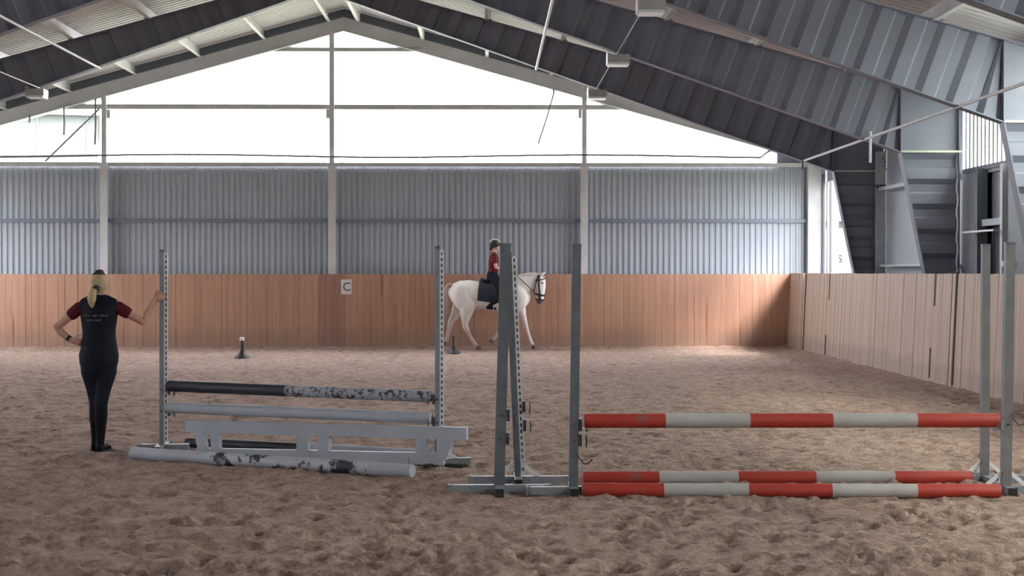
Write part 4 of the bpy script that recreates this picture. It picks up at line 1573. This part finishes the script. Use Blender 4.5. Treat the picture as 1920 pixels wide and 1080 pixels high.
# saddle pad, girth, saddle
def drape(x0, x1, a0, a1, g0, g1, skew=0.0, nx=12, na=26):
    mb = MB()
    vs, fs = [], []
    for lay in (g1, g0):
        for i in range(nx + 1):
            for j in range(na + 1):
                a = a0 + (a1 - a0) * j / na
                x = x0 + (x1 - x0) * i / nx + skew * abs(math.sin(a / 2)) ** 2
                zc, rz, ry = trunk(max(-.94, min(.70, x)))
                vs.append(HL(x, math.sin(a) * (ry + lay), zc + math.cos(a) * (rz + lay)))
    q = (nx + 1) * (na + 1)
    I = lambda l, i, j: l * q + i * (na + 1) + j
    for i in range(nx):
        for j in range(na):
            fs.append((I(0, i, j), I(0, i, j + 1), I(0, i + 1, j + 1), I(0, i + 1, j)))
            fs.append((I(1, i, j), I(1, i + 1, j), I(1, i + 1, j + 1), I(1, i, j + 1)))
    for i in range(nx):
        for j in (0, na):
            fs.append((I(0, i, j), I(0, i + 1, j), I(1, i + 1, j), I(1, i, j)))
    for j in range(na):
        for i in (0, nx):
            fs.append((I(0, i, j), I(0, i, j + 1), I(1, i, j + 1), I(1, i, j)))
    return mb.add(vs, fs)


AP = math.radians(112)
drape(-.31, .30, -AP, AP, .004, .022, skew=-.06).build('saddle_pad', M['pad'], hs)
drape(.20, .28, -PI, PI, .002, .016).build('girth', M['leather'], hs)
sd = MB()
sd.tube([HL(-.26, 0, 1.545), HL(-.12, 0, 1.505), HL(.05, 0, 1.495), HL(.19, 0, 1.535), HL(.25, 0, 1.585)], [(.13, .035), (.15, .03), (.10, .03), (.07, .035), (.05, .03)], 16, side=SY)
so = sd.build('saddle', M['leather'], hs)
for s in (-1, 1):
    f = MB()
    f.tube([HL(.08, s * .13, 1.50), HL(.13, s * .285, 1.32), HL(.16, s * .325, 1.10)], [(.15, .018), (.16, .018), (.13, .014)], 14, side=(1, 0, 0))
    f.build('saddle_flap', M['leather'], so)

# ------------------------------------------------------------------ rider
rd = empty('person', HL(0, 0, 1.52), 'rider in wine-red shirt, dark breeches and helmet sitting on the grey horse', 'person')
b = MB()
b.tube([HL(-.02, 0, 1.55), HL(-.015, 0, 1.65), HL(.0, 0, 1.78), HL(.01, 0, 1.92), HL(.015, 0, 2.05), HL(.02, 0, 2.10)], [(.165, .115), (.150, .105), (.125, .095), (.150, .105), (.145, .09), (.07, .06)], 18, side=SY)
b.tube([HL(.02, 0, 2.08), HL(.035, 0, 2.19)], [.052, .05], 12)
ey = head(b, HL(.045, 0, 2.275), (1, -.1, -.12), (0, 0, 1))
RJ = {}
for s in (-1, 1):
    S0, E0, W0_ = HL(.02, s * .165, 2.055), HL(.06, s * .215, 1.80), HL(.30, s * .115, 1.70)
    RJ[s] = (S0, E0, W0_)
    b.tube([HL(.015, s * .10, 2.065), S0, (S0 + E0) / 2, E0, E0 * .7 + W0_ * .3, W0_], [.054, .052, .043, .037, .038, .026], 12)
    hand(b, W0_, (.95, -s * .15, -.12), (0, -s, -.15), (0, 0, 1), 1.15, .95)
    K0, A0, T0 = HL(.34, s * .345, 1.27), HL(-.09, s * .375, .965), HL(.05, s * .40, .905)
    RJ[s] += (K0, A0, T0)
    b.tube([HL(.0, s * .10, 1.575), HL(.16, s * .25, 1.44), K0, K0 * .65 + A0 * .35, A0], [.10, .088, .060, .055, .038], 14)
    b.tube([A0 + V((-.04, 0, -.03)), (A0 + T0) / 2 + V((0, 0, -.02)), T0], [.034, .036, .028], 10)
b.remeshed('body', [M['skin2']], rd, .0065, 2)
e = MB()
for q in ey: e.ball(q, .011, 8)
e.build('eyes', M['hairdark'], rd)
t = MB()
t.tube([HL(-.015, 0, 1.60), HL(-.01, 0, 1.68), HL(.0, 0, 1.78), HL(.008, 0, 1.92), HL(.012, 0, 2.05), HL(.018, 0, 2.095)], [(.158, .122), (.148, .114), (.138, .108), (.162, .118), (.155, .10), (.08, .068)], 20, side=SY)
t.tube([HL(.02, 0, 2.08), HL(.025, 0, 2.13)], [.06, .056], 14, rnd_cap=False)
for s in (-1, 1):
    S0, E0 = RJ[s][:2]
    d = (E0 - S0).normalized()
    t.tube([HL(.012, s * .09, 2.06), S0, S0 + d * .09, S0 + d * .15], [.062, .068, .064, .060], 14)
t.remeshed('shirt', [M['maroon2']], rd, .010, 2)
t = MB()
t.tube([HL(-.025, 0, 1.53), HL(-.02, 0, 1.60), HL(-.012, 0, 1.69)], [(.170, .125), (.172, .130), (.150, .116)], 18, side=SY)
for s in (-1, 1):
    S0, E0, W0_, K0, A0, T0 = RJ[s]
    t.tube([HL(.0, s * .10, 1.575), HL(.16, s * .255, 1.44), K0, K0 * .8 + A0 * .2], [.110, .098, .070, .062], 14)
t.remeshed('breeches', [M['breech']], rd, .011, 2)
for s in (-1, 1):
    S0, E0, W0_, K0, A0, T0 = RJ[s]
    t = MB()
    t.tube([K0 * .88 + A0 * .12, K0 * .6 + A0 * .4, A0 + (K0 - A0) * .15, A0 + V((0, 0, -.01))], [.064, .062, .046, .046], 14)
    t.tube([A0 + V((-.045, 0, -.035)), (A0 + T0) / 2 + V((0, 0, -.022)), T0], [(.036, .038), (.042, .036), (.034, .028)], 12, side=SY)
    bo = t.remeshed('riding_boot', [M['boot']], rd, .010, 2)
    t = MB()
    q = (A0 * .35 + T0 * .65) + V((0, 0, -.06))
    for k in range(9):
        a0_, a1_ = PI * k / 9, PI * (k + 1) / 9
        t.bar(q + V((0, .06 * math.cos(a0_), .12 * math.sin(a0_))), q + V((0, .06 * math.cos(a1_), .12 * math.sin(a1_))), .014, .012, up=(1, 0, 0))
    t.bar(q - V((0, .065, 0)), q + V((0, .065, 0)), .035, .012)
    st = t.build('stirrup', M['galv'], so if False else hs)
    t = MB()
    t.bar(q + V((0, 0, .12)), HL(.10, s * .30, 1.36), .025, .008, up=(0, 1, 0))
    t.build('stirrup_leather', M['leather'], hs)
# helmet: dark shell, pale crown stripe, peak, chin strap
hc = HL(.035, 0, 2.30)
t = MB()
t.ball(hc + V((-.005, 0, .015)), (.118, .098, .108), 20)
hm = t.build('helmet', M['black'], rd)
for f in ():
    pass
t = MB()
vs, fs = [], []
for lay in (.007, .0):
    for i in range(15):
        a = math.radians(-72 + 140 * i / 14)
        for j in range(9):
            c_ = math.radians(-24 + 48 * j / 8)
            r = V((math.sin(a) * (.118 + lay) * math.cos(c_), math.sin(c_) * (.098 + lay), math.cos(a) * math.cos(c_) * (.108 + lay)))
            vs.append(hc + V((-.005, 0, .015)) + r)
for i in range(14):
    for j in range(8):
        k = i * 9 + j
        fs.append((k, k + 1, k + 10, k + 9))
        k += 135
        fs.append((k, k + 9, k + 10, k + 1))
t.add(vs, fs)
t.build('crown_panel', M['white'], hm, 'pale crown panel')
t = MB()
t.tube([hc + V((.10, -.07, -.005)), hc + V((.145, 0, -.012)), hc + V((.10, .07, -.005))], [(.012, .012), (.022, .010), (.012, .012)], 10)
t.build('peak', M['black'], hm)
t = MB()
for s in (-1, 1): t.tube([hc + V((.0, s * .088, -.03)), hc + V((.03, s * .07, -.10)), hc + V((.055, 0, -.135))], [.007] * 3, 6)
t.build('chin_strap', M['black'], hm)
t = MB()
t.ball(hc + V((-.085, 0, -.085)), (.036, .042, .042), 12)
t.build('hair_bun', M['hairdark'], rd)
# whip carried in the far hand
t = MB()
p = HL(.40, .14, 1.70)
t.tube([p + V((-.02, 0, .04)), p + V((.05, .0, -.06))], [.022, .016], 8)
t.build('glove', M['leather'], rd, 'dark glove')

# ------------------------------------------------------------------ outside: truck, house, barn
ty = 50.0
tp = lambda px, py, Y=ty: at(px, py, Y)
a = tp(1561, 428); bz = a.z
tr = empty('box_truck', (a.x + 3.2, ty + 1.2, -.1), 'white box truck with dark lettering parked outside the side window', 'truck')
x0, x1 = a.x, a.x + 5.2
mb = MB(); mb.bb((x0, ty, .85), (x1, ty + 2.4, bz)); mb.build('box_body', M['truckwhite'], tr)
mb = MB(); mb.bb((x0 - .01, ty - .02, 2.0 - .12), (x1 + .01, ty, 2.0 - .09)); mb.bb((x0 - .01, ty - .02, 1.60), (x1 + .01, ty, 1.74)); mb.build('stripe', M['letter'], tr)
mb = MB(); mb.prism([(x1, ty + .1, .6), (x1 + 1.7, ty + .1, .6), (x1 + 1.7, ty + .1, 1.5), (x1 + 1.2, ty + .1, 2.4), (x1, ty + .1, 2.4)], (0, 2.2, 0)); mb.build('cab', M['truckwhite'], tr)
mb = MB(); mb.prism([(x1 + .5, ty + .09, 1.5), (x1 + 1.5, ty + .09, 1.5), (x1 + 1.12, ty + .09, 2.25), (x1 + .5, ty + .09, 2.25)], (0, .03, 0)); mb.build('cab_window', M['dark'], tr)
mb = MB(); mb.bb((x0 + .2, ty + .3, .55), (x1 + 1.0, ty + 2.1, .85)); mb.build('chassis', M['dark'], tr)
for wx in (x0 + 1.2, x1 + .9):
    mb = MB(); mb.lathe([(.2, -.15), (.40, -.15), (.45, -.10), (.45, .10), (.40, .15), (.2, .15)], (wx, ty + .25, .35), 20, axis='y'); mb.build('wheel', M['rubber'], tr)
s_ = tp(1576, 486)
tx = text_obj('lettering', '.S', .34, M['dark'], tr, (s_.x - .06, ty - .012, s_.z), (PI / 2, 0, 0), .006)
tx.data.materials[0] = M['boot']

hy = 78.0
h0, h1 = at(1545, 440, hy), at(1640, 378, hy)
ho = empty('house', ((h0.x + h1.x) / 2, hy + 4, -.1), 'reddish brick house far outside behind the white truck', 'house')
mb = MB(); mb.bb((h0.x, hy, -.1), (h0.x + 9, hy + 8, 4.3)); mb.build('wall', M['brick'], ho)
mb = MB(); mb.prism([(h0.x - .3, hy - .4, 4.25), (h0.x - .3, hy + 8.4, 4.25), (h0.x - .3, hy + 4, 7.2)], (9.6, 0, 0)); mb.build('roof', M['redroof'], ho)
for k in range(3):
    mb = MB(); mb.bb((h0.x + 1.0 + 2.7 * k, hy - .04, 1.2), (h0.x + 2.1 + 2.7 * k, hy + .02, 2.6)); fw = mb.build('window', M['white_frame'], ho)
    mb = MB(); mb.bb((h0.x + 1.1 + 2.7 * k, hy - .05, 1.3), (h0.x + 2.0 + 2.7 * k, hy - .03, 2.5)); mb.build('pane', M['dark'], fw)

by = 62.0
b0, b1 = at(-420, 300, by), at(183, 203, by)
bn = empty('barn', (b1.x, by, -.1), 'pale metal-clad barn seen through the left end of the gable glazing', 'barn')
mb = MB(); mb.bb((b0.x, by, -.1), (b1.x, by + 12, b1.z - .3)); mb.build('wall', M['barnclad'], bn)
mb = MB()
xx = b1.x - .4
while xx > b0.x:
    mb.bb((xx - .03, by - .04, 0), (xx + .03, by, b1.z - .3)); xx -= 1.9
mb.build('seams', M['barnroof'], bn)
mb = MB(); mb.prism([(b0.x - .2, by - .3, b1.z - .32), (b0.x - .2, by + 12.3, b1.z - .32), (b0.x - .2, by + 6, b1.z + .4)], (b1.x - b0.x + .3, 0, 0)); mb.build('roof', M['barnroof'], bn)
bn.rotation_euler.z = math.atan2(-b1.x, by)            # its side wall turned away from the hall
